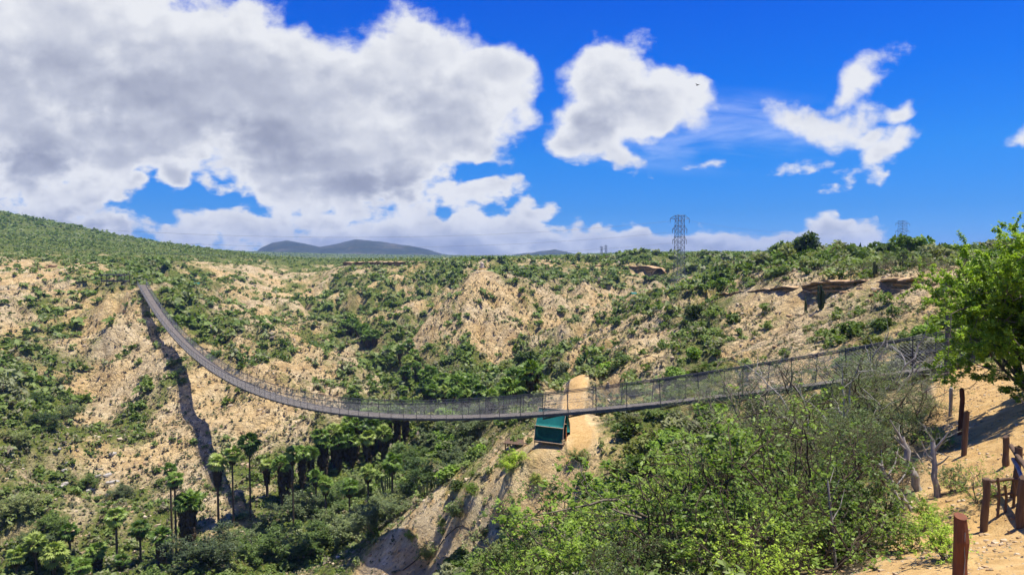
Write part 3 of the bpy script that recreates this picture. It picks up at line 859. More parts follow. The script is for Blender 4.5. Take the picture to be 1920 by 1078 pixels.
LEDGE_LINES = [[P(*q) for q in ((1350,562,124),(1430,552,110),(1500,547,100))], [P(*q) for q in ((1480,548,97),(1560,553,87),(1650,558,77),(1720,558,67),(1790,558,56))], [P(*q) for q in ((920,503,372),(1000,505,360),(1090,506,342),(1160,508,332),(1240,510,318))]]
_t1 = hit(1273, 540, 120, 360)
KEEP_CLEAR = [(_t1[0] * q, _t1[1] * q, 4.5) for q in (1.0, .98, .955, .93, .9)] + [(*P(217,528,236)[:2], 8), (*P(217,535,226)[:2], 6), (*P(904,505,268)[:2], 6), (*P(904,512,262)[:2], 5), (*P(370,553,300)[:2], 4), (*P(991,531,285)[:2], 4), (*P(1188,541,262)[:2], 4), (BR_A[0], BR_A[1], 5), (BR_B[0], BR_B[1], 5), (TENT[0], TENT[1], 5.0), (TENT[0]-1, TENT[1] - 5, 3.0)]
def clear_of(x, y):
    k = path_dist(x, y, PATH_PTS) > 1.6
    k &= path_dist(x, y, RIDGE_TRAIL) > 1.6
    for ln in LEDGE_LINES: k &= path_dist(x, y, ln) > 2.6
    for a, b_, r in KEEP_CLEAR: k &= np.hypot(x - a, y - b_) > r
    # keep the air under the bridge free of tall bushes: handled by height below
    return k
def bridge_gap(x, y):
    """height of the bridge deck above the ground where x, y is under it, else large"""
    ax, ay = BR_A[:2]; bx, by = BR_B[:2]
    L2 = (bx - ax) ** 2 + (by - ay) ** 2
    t = ((x - ax) * (bx - ax) + (y - ay) * (by - ay)) / L2
    d = np.abs((x - ax) * (by - ay) - (y - ay) * (bx - ax)) / math.sqrt(L2)
    zb = BR_A[2] + (BR_B[2] - BR_A[2]) * t - 4 * 18.2 * t * (1 - t)
    return np.where((d < 4) & (t > -0.02) & (t < 1.02), zb - ground_z(x, y), 1e9)

xs, ys, rs_, R1 = scatter(60000, 40, 420, 11, p=-0.1)
vg = vegetation(xs, ys); sl = slope_at(xs, ys)
keep = (R1.random(len(xs)) < np.clip((vg - 0.15) * 1.45, 0.02, 1) ** 1.25 * np.clip(1.35 - 0.45 * sl, 0.25, 1)) & clear_of(xs, ys)
xs, ys, rs_, vg, sl = xs[keep], ys[keep], rs_[keep], vg[keep], sl[keep]
size = (0.30 + 1.7 * R1.random(len(xs)) ** 3.4) * (0.6 + 0.75 * vg) * np.clip(rs_ / 110, 0.7, 1.5)
pgx, pgy = project(xs, ys, ground_z(xs, ys))
size *= np.where((pgx < 780) & (pgy > 770) & (rs_ < 200), 0.62, 1.0)          # low growth between the palms
size = np.minimum(size, np.maximum(bridge_gap(xs, ys) * 0.5, 0.15))
zs = ground_z(xs, ys)
vis = visible(xs, ys, zs, 0.5)
print("scrub", len(xs), vis.sum())

# the 300 hillside shrubs that show largest are objects of their own
app = np.where(vis, size / rs_, 0)
order_s = np.argsort(-app)
big = order_s[:300]; rest = order_s[300:]; rest = rest[(app[rest] > 0) | (R1.random(len(rest)) < 0.35)]
SH = []
for k, (n, leaf, nl, flat) in enumerate([(620, .13, 7, .85), (560, .12, 9, .7), (640, .12, 5, 1.05), (520, .15, 8, .6), (420, .11, 6, .9)]):
    v, f, mi = shrub_proto(100 + k, n, leaf, nl, flat)
    SH.append(mesh_np('desert_shrub', v, f, [M_shrub, M_twig], False, mi))
TONES = [('dark green', (.095, .155, .028)), ('fresh green', (.20, .325, .045)), ('olive green', (.22, .25, .07)), ('grey-green', (.26, .285, .15))]
def where_phrase(px, py, r):
    if px < 170 and py > 640: return "on the green slope at the left edge"
    if py < 560 and px < 560: return "along the plateau edge behind the far end of the bridge"
    if px < 300 and py > 930: return "by the pale stream bed among the lowest palms"
    if px < 330: return "on the tan spur left of the bridge shadow"
    if px < 760 and py < 800 and r > 150: return "on the tan slope above the hanging middle of the bridge"
    if px < 560 and py > 760: return "around the tall thin palms below the bridge"
    if px < 860 and py > 760: return "on the valley floor below the palm grove"
    if py < 600 and px > 1240: return "under the rock ledge of the right hand rim"
    if py < 640: return "on the hill with the pale monument"
    if px < 1010 and py > 840: return "on the tan slope below the green tent"
    if px < 1100 and py < 780: return "beside the palms upstream of the bridge"
    if px < 1260 and py >= 780: return "around the green tent and its bare ridge"
    if px > 1240 and py < 760: return "on the slope behind the right part of the bridge"
    return "on the slope between the bridge and the leafy thicket"
for c, i in enumerate(big):
    o = link('desert_shrub', SH[int(R1.integers(len(SH)))])
    o.location = (xs[i], ys[i], zs[i] - 0.05 * size[i])
    o.rotation_euler = (0, 0, R1.random() * 6.28)
    s = size[i]; o.scale = (s * (.9 + .25 * R1.random()), s * (.9 + .25 * R1.random()), s * (.8 + .4 * R1.random()))
    tn, tcol = TONES[int(R1.choice(4, p=[.34, .24, .24, .18]))]
    o.color = (*tcol, 1)
    px, py = project(xs[i], ys[i], zs[i])
    wd = "wide" if s > 1.6 else ("rounded" if s > 1.0 else "small")
    tag(o, "%s %s shrub %s" % (wd, tn, where_phrase(px, py, rs_[i])), 'shrub', 'shrubs on the canyon slopes')

# all the smaller scrub as one mass of real leaf clumps, finer where it is nearer
def mass(name, x, y, z, s, lods, seed, tint, mat):
    R = np.random.default_rng(seed)
    V = []; Fc = []; T = []; off = 0
    r = np.hypot(x, y)
    for (r0, r1, n, leaf, variants, flat) in lods:
        idx = np.flatnonzero((r >= r0) & (r < r1))
        prot = [shrub_proto(seed + 31 * k + int(r0), n, leaf, 5, flat, 0) for k in range(variants)]
        for k in range(variants):
            ii = idx[k::variants]
            if not len(ii): continue
            pv, pf, _ = prot[k]
            a = R.random(len(ii)) * 2 * PI
            ca, sa = np.cos(a)[:, None], np.sin(a)[:, None]
            sc = s[ii][:, None]; hz = (0.75 + 0.5 * R.random(len(ii)))[:, None]
            vx = (pv[None, :, 0] * ca - pv[None, :, 1] * sa) * sc + x[ii][:, None]
            vy = (pv[None, :, 0] * sa + pv[None, :, 1] * ca) * sc + y[ii][:, None]
            vz = pv[None, :, 2] * sc * hz + z[ii][:, None] - 0.06 * sc
            V.append(np.stack([vx, vy, vz], -1).reshape(-1, 3))
            Fc.append((pf[None] + (np.arange(len(ii)) * len(pv))[:, None, None]).reshape(-1, pf.shape[1]) + off)
            T.append(np.repeat(tint[ii], len(pv)))
            off += len(ii) * len(pv)
    V = np.concatenate(V); Fc = np.concatenate(Fc)
    me = mesh_np(name, V, Fc, [mat], False)
    attr(me, 'tint', np.concatenate(T))
    print(name, len(Fc))
    return tag(link(name, me), kind='stuff')
tint1 = np.clip(0.12 + 0.75 * R1.random(len(xs)) ** 1.3 + 0.12 * fbm(xs / 40, ys / 40, 2), 0, 1)
mass('scrub', xs[rest], ys[rest], zs[rest], size[rest] * 0.95,
     [(0, 75, 150, .17, 5, .8), (75, 130, 80, .22, 5, .8), (130, 230, 40, .30, 5, .8), (230, 500, 18, .42, 4, .8)], 900, tint1[rest], M_scrub)

# trees and bushes of the plateaus out to the horizon
xp, yp, rp, R2 = scatter(52000, 330, 2600, 12, -0.78, 0.78, p=-0.55)
vp = vegetation(xp, yp)
k = R2.random(len(xp)) < np.clip(vp * 1.3, 0.0, 1)
xp, yp, rp = xp[k], yp[k], rp[k]
zp = ground_z(xp, yp); v_ = visible(xp, yp, zp, 2.5); xp, yp, rp, zp = xp[v_], yp[v_], rp[v_], zp[v_]
print("plateau bushes", len(xp))
sp_ = (0.9 + 1.9 * R2.random(len(xp)) ** 1.6) * np.clip(rp / 700, 0.75, 1.5)
mass('plateau_woodland', xp, yp, zp, sp_, [(0, 700, 24, .36, 4, .9), (700, 1500, 12, .5, 4, .8), (1500, 9000, 7, .7, 3, .7)], 1700, np.clip(0.18 + 0.5 * R2.random(len(xp)), 0, 1), M_scrub)

# dry grass and dead twigs on the bare slopes
xg, yg, rg, R3 = scatter(70000, 30, 330, 13, p=-0.15)
vgg = vegetation(xg, yg)
k = (R3.random(len(xg)) < np.clip(0.25 + 0.7 * np.sin(vgg * PI), 0, 1)) & clear_of(xg, yg)
xg, yg, rg = xg[k], yg[k], rg[k]; zg = ground_z(xg, yg); v_ = visible(xg, yg, zg, 0.3); xg, yg, rg, zg = xg[v_], yg[v_], rg[v_], zg[v_]
M_dry = foliage_mat("dry_tufts", [(0, (.08, .105, .04)), (0.35, (.15, .155, .075)), (0.7, (.27, .225, .13)), (1, (.12, .10, .07))], 'tint', 0.15)
mass('dry_tufts', xg, yg, zg, (0.16 + 0.34 * R3.random(len(xg)) ** 2) * np.clip(rg / 90, .6, 1.7), [(0, 90, 16, .34, 4, .8), (90, 400, 8, .5, 4, .8)], 2600, R3.random(len(xg)), M_dry)

# loose stones on the slopes
def rubble():
    R = np.random.default_rng(31)
    x, y, r, _ = scatter(26000, 35, 330, 32, p=-0.2)
    k = (R.random(len(x)) < 1.05 - 0.8 * vegetation(x, y)) & (path_dist(x, y, RIDGE_TRAIL) > 2.2)
    x, y, r = x[k], y[k], r[k]; z = ground_z(x, y); v_ = visible(x, y, z, .2); x, y, r, z = x[v_], y[v_], r[v_], z[v_]
    n = len(x)
    s = (0.07 + 0.22 * R.random(n) ** 4) * np.clip(r / 90, .5, 1.6)
    c = np.array([[-1,-1,-1],[1,-1,-1],[1,1,-1],[-1,1,-1],[-1,-1,1],[1,-1,1],[1,1,1],[-1,1,1]], float)
    v = c[None] * (1 + .35 * R.normal(size=(n, 8, 3))) * np.array([1, .8, .6])
    a = R.random(n) * 6.283; ca, sa = np.cos(a)[:, None], np.sin(a)[:, None]
    vx = v[..., 0] * ca - v[..., 1] * sa; vy = v[..., 0] * sa + v[..., 1] * ca
    V = np.stack([vx * s[:, None] + x[:, None], vy * s[:, None] + y[:, None], v[..., 2] * s[:, None] + z[:, None]], -1).reshape(-1, 3)
    q = np.array([[0,3,2,1],[4,5,6,7],[0,1,5,4],[1,2,6,5],[2,3,7,6],[3,0,4,7]])
    me = mesh_np('loose_stones', V, (q[None] + np.arange(n)[:, None, None] * 8).reshape(-1, 4), [gm_stone], False)
    tag(link('loose_stones', me), kind='stuff')
gm_stone, t, b = material("stone", .95, .1)
_g = t.new('ShaderNodeNewGeometry')
_v = t.math('ADD', t.math('MULTIPLY', _g.outputs['Random Per Island'], .6), t.math('MULTIPLY', t.noise(_g.outputs['Position'], .05, 3), .5))
t.l.new(t.ramp(_v, [(.2, (.26, .165, .085)), (.5, (.42, .31, .18)), (.8, (.52, .43, .30))]), b.inputs['Base Color'])
rubble()

# ------------------------------------------------------------------ simple materials
def plain(name, c1, c2, scale=6, rough=0.8, bump=0.2, spec=0.2, metal=0.0, stretch=(1, 1, 1)):
    m, t, b = material(name, rough, spec)
    b.inputs['Metallic'].default_value = metal
    tc = t.new('ShaderNodeTexCoord')
    mp = t.new('ShaderNodeMapping'); mp.inputs['Scale'].default_value = stretch; t.l.new(tc.outputs['Object'], mp.inputs[0])
    n = t.noise(mp.outputs[0], scale, 6, 0.65)
    t.l.new(t.ramp(n, [(0.3, c1), (0.7, c2)]), b.inputs['Base Color'])
    if bump:
        bp = t.new('ShaderNodeBump'); bp.inputs['Strength'].default_value = bump; bp.inputs['Distance'].default_value = 0.02
        t.l.new(n, bp.inputs['Height']); t.l.new(bp.outputs[0], b.inputs['Normal'])
    return m
M_plank = plain("weathered_planks", (.105, .09, .074), (.22, .195, .17), 3, .9, .4)
M_steel = plain("galvanised_steel", (.13, .13, .135), (.24, .24, .25), 5, .55, 0, .5)
M_darkst = plain("dark_steel", (.045, .045, .05), (.10, .095, .09), 5, .6, 0, .4)
M_wire = plain("fence_wire", (.22, .22, .21), (.34, .34, .33), 5, .6, 0, .4)
M_pylon = plain("pylon_steel", (.10, .105, .115), (.19, .195, .21), 2, .6, 0, .4)
M_post = plain("red_brown_post", (.10, .032, .014), (.25, .085, .035), 9, .75, .5, .3, 0, (1, 1, .12))
M_post2 = plain("grey_brown_post", (.07, .045, .03), (.19, .125, .08), 9, .85, .5, .2, 0, (1, 1, .12))
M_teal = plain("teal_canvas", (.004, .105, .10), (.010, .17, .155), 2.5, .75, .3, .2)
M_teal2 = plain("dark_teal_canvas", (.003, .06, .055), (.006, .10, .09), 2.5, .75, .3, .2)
M_pole = plain("pale_wood_pole", (.42, .30, .19), (.62, .48, .33), 8, .8, .2)
M_orange = plain("orange_pole", (.45, .14, .04), (.62, .24, .08), 8, .7, .2)
M_rock = None
def rock_material():
    m, t, b = material("sandstone", 0.95, 0.1)
    geo = t.new('ShaderNodeNewGeometry'); pos = geo.outputs['Position']
    n = t.noise(pos, .9, 6, .65); n2 = t.noise(pos, 6, 6, .7)
    sp_z = t.new('ShaderNodeMapping'); sp_z.inputs['Scale'].default_value = (.25, .25, 3.2); t.l.new(pos, sp_z.inputs[0])
    st = t.noise(sp_z.outputs[0], 1.5, 5, .65)
    c = t.ramp(n, [(.3, (.34, .20, .10)), (.5, (.50, .34, .18)), (.75, (.60, .46, .29))])
    c = t.mix(t.smooth(st, .5, .66, 0, .65), c, (.20, .095, .045))
    c = t.mix(t.smooth(n2, .6, .8, 0, .5), c, (.58, .47, .33))
    t.l.new(c, b.inputs['Base Color'])
    bp = t.new('ShaderNodeBump'); bp.inputs['Strength'].default_value = .8; bp.inputs['Distance'].default_value = .15
    t.l.new(t.math('ADD', t.math('MULTIPLY', st, 1.2), n2), bp.inputs['Height']); t.l.new(bp.outputs[0], b.inputs['Normal'])
    return m
M_rock = rock_material()

def boxes(cs, hs, rot=None):
    """axis boxes: centres (n,3), half sizes (n,3), optional per-box 3x3 rotation (n,3,3) with columns = axes"""
    cs = np.atleast_2d(np.asarray(cs, float)); n = len(cs); hs = np.broadcast_to(np.asarray(hs, float), (n, 3))
    cor = np.array([[-1,-1,-1],[1,-1,-1],[1,1,-1],[-1,1,-1],[-1,-1,1],[1,-1,1],[1,1,1],[-1,1,1]], float)
    v = cor[None] * hs[:, None]
    if rot is not None: v = np.einsum('nij,nkj->nki', np.broadcast_to(rot, (n, 3, 3)), v)
    v = (v + cs[:, None]).reshape(-1, 3)
    q = np.array([[0,3,2,1],[4,5,6,7],[0,1,5,4],[1,2,6,5],[2,3,7,6],[3,0,4,7]])
    return v, (q[None] + np.arange(n)[:, None, None] * 8).reshape(-1, 4)
def beam_poly(a, b, r): return (np.array([a, b], float), np.array([r, r]))
def obj(name, vf, mat, parent=None, smooth=False, **kw):
    return link(name, mesh_np(name, vf[0], vf[1], [mat], smooth), parent, **kw)
def cat(*vfs):
    v, f, _ = join([(a[0], a[1], 0) for a in vfs]); return v, f
def empty(name, loc, rotz=0.0):
    o = bpy.data.objects.new(name, None); COL.objects.link(o); o.location = loc; o.rotation_euler = (0, 0, rotz)
    o.empty_display_size = 0.3
    return o
def capped(vf, sides):
    """close the two ends of a single tube with fans of quads (triangles as degenerate-free quads are not needed for 6+ sides)"""
    v, f = vf; k = len(v)
    top = np.arange(k - sides, k)
    extra = [[top[i], top[i + 1], top[sides - 2 - i], top[sides - 1 - i]] for i in range(sides // 2 - 1)]
    return v, np.concatenate([f, np.array(extra)])

# ------------------------------------------------------------------ hanging footbridge
SAG = 18.2
BL = float(np.hypot(BR_B[0] - BR_A[0], BR_B[1] - BR_A[1]))
bdir = np.array([(BR_B[0] - BR_A[0]) / BL, (BR_B[1] - BR_A[1]) / BL, 0]); bside = np.array([-bdir[1], bdir[0], 0])   # bside: left of travel
def deck(u, side=0.0, up=0.0):
    u = np.atleast_1d(np.asarray(u, float))
    z = BR_A[2] + (BR_B[2] - BR_A[2]) * u - 4 * SAG * u * (1 - u)
    p = BR_A[None] + (BR_B - BR_A)[None] * u[:, None]
    p[:, 2] = z + up
    return p + bside[None] * side
W2 = 1.32; RAIL = 1.68
bridge = empty('hanging_bridge', tuple(BR_A))
tag(bridge, "long sagging hanging bridge of grey planks with wire mesh sides across the canyon", 'bridge')
def bpart(name, vf, mat, smooth=False):
    v = vf[0] - BR_A[None]
    return obj(name, (v, vf[1]), mat, bridge, smooth)
npl = int(BL / 0.24)
uc = (np.arange(npl) + .5) / npl
pc = deck(uc); tz = np.gradient(pc, axis=0); tz /= np.linalg.norm(tz, axis=1)[:, None]
upv = np.cross(np.broadcast_to(bside, tz.shape), tz) * -1
upv *= np.sign(upv[:, 2:3])
rot = np.stack([tz, np.broadcast_to(bside, tz.shape), upv], -1)
jit = rng.normal(size=npl) * .012
pv, pf = boxes(pc + upv * jit[:, None], np.stack([np.full(npl, .108), W2 - .05 + .03 * rng.normal(size=npl), np.full(npl, .03)], -1), rot)
bpart('deck', (pv, pf), M_plank)
uu = np.linspace(0, 1, 260)
for sd in (-1, 1):
    bpart('edge_beam', boxes((deck((uu[1:] + uu[:-1]) / 2, sd * W2, -.10)), np.stack([np.full(259, BL / 259 * .56), np.full(259, .05), np.full(259, .11)], -1),
          np.stack([np.gradient(deck((uu[1:] + uu[:-1]) / 2), axis=0) / np.linalg.norm(np.gradient(deck((uu[1:] + uu[:-1]) / 2), axis=0), axis=1)[:, None], np.broadcast_to(bside, (259, 3)), np.broadcast_to([0, 0, 1.], (259, 3))], -1)), M_darkst)
    bpart('support_cable', tubes([(deck(uu, sd * (W2 - .3), -.22), .035), (deck(uu, sd * (W2 - .55), -.22), .035)], 5), M_darkst, True)
    bpart('handrail_cable', tubes([(deck(uu, sd * (W2 + .12), RAIL), .030), (deck(uu, sd * (W2 + .12), RAIL - .10), .022)], 5), M_darkst, True)
    bpart('middle_cable', tubes([(deck(uu, sd * (W2 + .07), RAIL * .5), .012)], 4), M_steel, True)
    # woven wire: two families of slanting wires
    hgt_, pit = RAIL, 0.16
    nw = int(BL / pit)
    u0 = np.arange(nw) / nw; du = hgt_ / BL
    Vv = []
    for sgn in (1, -1):
        ua = u0; ub = np.clip(u0 + sgn * du, 0, 1)
        a = deck(ua, sd * (W2 + .05), 0.0); b = deck(ub, sd * (W2 + .12), hgt_)
        Vv.append((a, b))
    A_ = np.concatenate([q[0] for q in Vv]); B_ = np.concatenate([q[1] for q in Vv])
    dr = B_ - A_; dr /= np.linalg.norm(dr, axis=1)[:, None]
    n1_ = np.broadcast_to(bside, dr.shape); n2_ = np.cross(dr, n1_)
    rr = 0.0045
    ring = [n1_ * rr, -n1_ * rr * .5 + n2_ * rr * .87, -n1_ * rr * .5 - n2_ * rr * .87]
    V_ = np.stack([A_ + q for q in ring] + [B_ + q for q in ring], 1).reshape(-1, 3)
    qf = np.array([[0, 1, 4, 3], [1, 2, 5, 4], [2, 0, 3, 5]])
    bpart('wire_mesh', (V_, (qf[None] + np.arange(len(A_))[:, None, None] * 6).reshape(-1, 4)), M_wire)
npost = 84
post_u = (np.arange(npost) + .5) / npost
near_posts = []
far_v = []
for i, u in enumerate(post_u):
    for sd in (-1, 1):
        a = deck(u, sd * W2, -.28)[0]; b = deck(u, sd * (W2 + .12), RAIL + .06)[0]
        lean = bdir * (.25 * RAIL * math.sin(i * 1.7) * .25)
        vf = tubes([beam_poly(a, b + lean, .032)], 4)
        if i < 50: bpart('side_post', vf, M_darkst)
        else: far_v.append(vf)
o = bpart('side_posts_beyond', cat(*far_v), M_darkst); o['kind'] = 'stuff'
cross = boxes(deck(post_u, 0, -.34), (.05, W2 + .05, .05), np.stack([bdir, bside, np.array([0, 0, 1.])], -1)[None])
bpart('cross_beam', cross, M_darkst)
for nm, u, h in (('near', 0.0, 2.4), ('far', 1.0, 2.3)):
    for sd in (-1, 1):
        a = deck(u, sd * (W2 + .25), -1.2)[0]; b = deck(u, sd * (W2 + .25), h)[0]
        bpart('end_post', tubes([beam_poly(a, b, .13)], 6), M_darkst)
    if nm == 'far':
        a = deck(u, -(W2 + .4), h - .25)[0]; b = deck(u, W2 + .4, h - .25)[0]
        bpart('end_lintel', tubes([beam_poly(a, b, .09)], 6), M_darkst)

# open shelter beside the far end
sx_, sy_, sz_ = P(217, 528, 236)
sz_ = gz(sx_, sy_) if gz(sx_, sy_) > sz_ - 3 else sz_
sh = empty('shelter', (sx_, sy_, sz_))
tag(sh, "dark open sided shelter on posts on the ridge left of the bridge end", 'shelter')
obj('roof', boxes([[0, 0, 2.5]], [[4.6, 1.8, .12]]), M_darkst, sh)
for px_ in (-4.3, -1.5, 1.4, 4.2):
    obj('post', tubes([beam_poly((px_, -1.5, -1), (px_, -1.5, 2.4), .11)], 6), M_post2, sh)
    obj('post', tubes([beam_poly((px_, 1.5, -1), (px_, 1.5, 2.4), .11)], 6), M_post2, sh)
obj('railing', cat(tubes([beam_poly((-4.3, -1.5, 1.0), (4.2, -1.5, 1.0), .06), beam_poly((-4.3, -1.5, .55), (4.2, -1.5, .55), .06)], 5), boxes([[0, -.2, .25]], [[4.3, 1.4, .25]])), M_darkst, sh)

# ------------------------------------------------------------------ teal tent on the bare ridge
tent = empty('frame_tent', (TENT[0], TENT[1], gz(TENT[0], TENT[1]) - .06), math.radians(-24))
tag(tent, "teal canvas frame tent with pale poles standing on the bare ridge under the bridge", 'tent')
L2_, Wd, Hh = 1.45, 1.15, 3.1
mid_h, mid_w = 1.55, Wd * .80
def sheet(pts, th=.02, nu=8, nv=6, sagd=.05):
    """a thin cloth panel between four corners, sagging a little, with real thickness"""
    p = np.array(pts, float)
    u = np.linspace(0, 1, nu + 1); v = np.linspace(0, 1, nv + 1)
    U, Vv = np.meshgrid(u, v)
    g0 = (p[0] * ((1 - U) * (1 - Vv))[..., None] + p[1] * (U * (1 - Vv))[..., None] + p[2] * (U * Vv)[..., None] + p[3] * ((1 - U) * Vv)[..., None])
    nrm = np.cross(p[1] - p[0], p[3] - p[0]); nrm /= np.linalg.norm(nrm)
    g0 = g0 - nrm * (sagd * np.sin(U * PI) * np.sin(Vv * PI))[..., None]
    a = g0.reshape(-1, 3); b = a - nrm * th
    i = (np.arange(nv)[:, None] * (nu + 1) + np.arange(nu)[None]).ravel()
    f1 = np.stack([i, i + 1, i + nu + 2, i + nu + 1], 1); n = len(a)
    rim = [j for j in range(nu)] + [nu + j * (nu + 1) for j in range(nv)] + [(nv) * (nu + 1) + nu - j for j in range(nu)] + [(nv - j) * (nu + 1) for j in range(nv)]
    sides_ = np.array([[rim[k], rim[(k + 1) % len(rim)], rim[(k + 1) % len(rim)] + n, rim[k] + n] for k in range(len(rim))])
    return np.concatenate([a, b]), np.concatenate([f1, f1[:, ::-1] + n, sides_])
obj('roof_panel', sheet([(-L2_, -mid_w, mid_h), (L2_, -mid_w, mid_h), (L2_, 0, Hh), (-L2_, 0, Hh)]), M_teal, tent, True)
obj('roof_panel', sheet([(L2_, mid_w, mid_h), (-L2_, mid_w, mid_h), (-L2_, 0, Hh), (L2_, 0, Hh)]), M_teal, tent, True)
obj('side_wall', sheet([(-L2_ - .05, -Wd, .12), (L2_ - .1, -Wd, .12), (L2_, -mid_w, mid_h - .06), (-L2_, -mid_w, mid_h - .06)]), M_teal2, tent, True)
obj('side_wall', sheet([(L2_, Wd, .12), (-L2_, Wd, .12), (-L2_, mid_w, mid_h - .06), (L2_, mid_w, mid_h - .06)]), M_teal2, tent, True)
obj('end_wall', sheet([(-L2_, Wd * .95, .12), (-L2_, -Wd * .95, .12), (-L2_, -.1, Hh - .1), (-L2_, .1, Hh - .1)]), M_teal2, tent, True)
obj('end_flap', sheet([(L2_, .15, .9), (L2_, Wd * .98, .7), (L2_, .12, Hh - .2), (L2_, .02, Hh - .2)], sagd=.12), M_teal, tent, True)
for x_ in (-L2_, L2_):
    for s_ in (-1, 1):
        obj('corner_pole', tubes([(np.array([(x_, s_ * (Wd + .03), -.5), (x_, s_ * (mid_w + .03), mid_h), (x_, s_ * .02, Hh + .05)]), .035)], 6), M_pole, tent, True)
obj('ridge_pole', tubes([beam_poly((-L2_ - .1, 0, Hh + .04), (L2_ + .1, 0, Hh + .04), .04)], 6), M_pole, tent, True)
for z_, w_ in ((mid_h, mid_w + .05), (.1, Wd + .05)):
    for s_ in (-1, 1):
        obj('side_rail', tubes([beam_poly((-L2_ - .05, s_ * w_, z_), (L2_ + .05, s_ * w_, z_), .035)], 6), M_pole, tent, True)
obj('door_post', tubes([beam_poly((L2_ + .02, -.25, -.3), (L2_ + .02, -.2, 1.5), .07)], 6), M_orange, tent, True)
obj('floor', boxes([[0, 0, .02]], [[L2_ + .05, Wd + .05, .06]]), M_post2, tent)
# wooden platform to its left
ax_, ay_, az_ = hit(972, 834, 45, 90)
pl = empty('platform', (ax_, ay_, az_ + .30), math.radians(-18))
tag(pl, "low dark wooden platform on stilts left of the teal tent", 'platform')
obj('boards', boxes([[x_, 0, 0] for x_ in np.arange(-1.3, 1.31, .2)], (.09, .9, .04)), M_post2, pl)
for x_ in (-1.2, 1.2):
    for y_ in (-.8, .8): obj('leg', tubes([beam_poly((x_, y_, -2.2), (x_, y_, -.041), .06)], 6), M_post2, pl)

# ------------------------------------------------------------------ monument on the centre hill
mx_, my_, _ = P(904, 505, 268); mz_ = gz(mx_, my_)
mo = empty('monument', (mx_, my_, mz_ - .3))
tag(mo, "pale rounded pillar on a yellow plinth on top of the central hill", 'monument')
M_yel = plain("yellow_plaster", (.50, .33, .10), (.62, .44, .17), 2, .9, .2)
M_wht = plain("pale_plaster", (.50, .40, .28), (.62, .52, .40), 2, .9, .2)
def lathe(prof, n=14):
    th = np.arange(n) / n * 2 * PI
    p = np.array(prof, float)
    v = np.stack([p[:, 0][:, None] * np.cos(th), p[:, 0][:, None] * np.sin(th), np.broadcast_to(p[:, 1][:, None], (len(p), n))], -1).reshape(-1, 3)
    i = np.arange(len(p) - 1)[:, None] * n; j = np.arange(n)[None]
    return v, np.stack([i + j, i + (j + 1) % n, i + n + (j + 1) % n, i + n + j], -1).reshape(-1, 4)
obj('plinth', lathe([(0.01, -1.5), (1.75, -1.5), (1.7, 1.1), (1.35, 1.2), (1.3, 1.55), (.01, 1.6)], 8), M_yel, mo)
obj('pillar', lathe([(.85, 1.5), (.95, 1.9), (.75, 2.5), (.7, 3.1), (.78, 3.4), (.6, 3.8), (.3, 4.1), (.01, 4.15)]), M_wht, mo, True)

# small teal shade canopies far off
for (px_, py_, D_, lab) in ((370, 553, 300, "tiny teal shade canopy on the slope right of the far bridge end"), (991, 531, 285, "tiny teal shade canopy on the crest right of the monument"), (1188, 541, 262, "tiny teal shade canopy on the slope left of the large pylon")):
    x_, y_, z_ = P(px_, py_, D_)
    ca = empty('shade_canopy', (x_, y_, gz(x_, y_)), .3)
    tag(ca, lab, 'canopy', 'teal shade canopies on the far slopes')
    obj('cover', cat(sheet([(-1.2, -1.0, 1.7), (1.2, -1.0, 1.7), (1.2, 0, 2.3), (-1.2, 0, 2.3)]), sheet([(1.2, 1.0, 1.7), (-1.2, 1.0, 1.7), (-1.2, 0, 2.3), (1.2, 0, 2.3)])), M_teal, ca)
    for a_ in (-1.1, 1.1):
        for b_ in (-.95, .95): obj('pole', tubes([beam_poly((a_, b_, -.8), (a_, b_, 1.75), .05)], 5), M_pole, ca)

# ------------------------------------------------------------------ lattice pylons and their lines
def pylon_parts(H, wb, ww, arms, thick):
    """legs, bracing, arms"""
    waist = .22 * H
    def half(z): return wb + (ww - wb) * min(1, z / waist) if z < waist else ww + (ww * .8 - ww) * (z - waist) / (H - waist)
    legs = []
    for s1 in (-1, 1):
        for s2 in (-1, 1):
            legs.append(tubes([(np.array([(s1 * half(z), s2 * half(z), z) for z in (-2.0, waist, H)]), thick)], 4))
    lv = [-.5] + list(np.linspace(0.11 * H, H, 13)); br = []
    for z0, z1 in zip(lv[:-1], lv[1:]):
        a, b = half(max(z0, 0)), half(z1)
        for s in (-1, 1):
            for (p, q) in (((-a, s * a, z0), (b, s * b, z1)), ((a, s * a, z0), (-b, s * b, z1)), ((s * a, -a, z0), (s * b, b, z1)), ((s * a, a, z0), (s * b, -b, z1))):
                br.append(beam_poly(p, q, thick * .6))
            br.append(beam_poly((-b, s * b, z1), (b, s * b, z1), thick * .6)); br.append(beam_poly((s * b, -b, z1), (s * b, b, z1), thick * .6))
    arm = []
    for z, ln in arms:
        hw = half(z)
        for s in (-1, 1):
            for y_ in (-hw, hw):
                arm.append((s, [beam_poly((s * hw, y_, z), (s * ln, 0, z + .35), thick * .7), beam_poly((s * hw, y_, z + 1.7), (s * ln, 0, z + .35), thick * .6)]))
    return legs, tubes(br, 3), arm
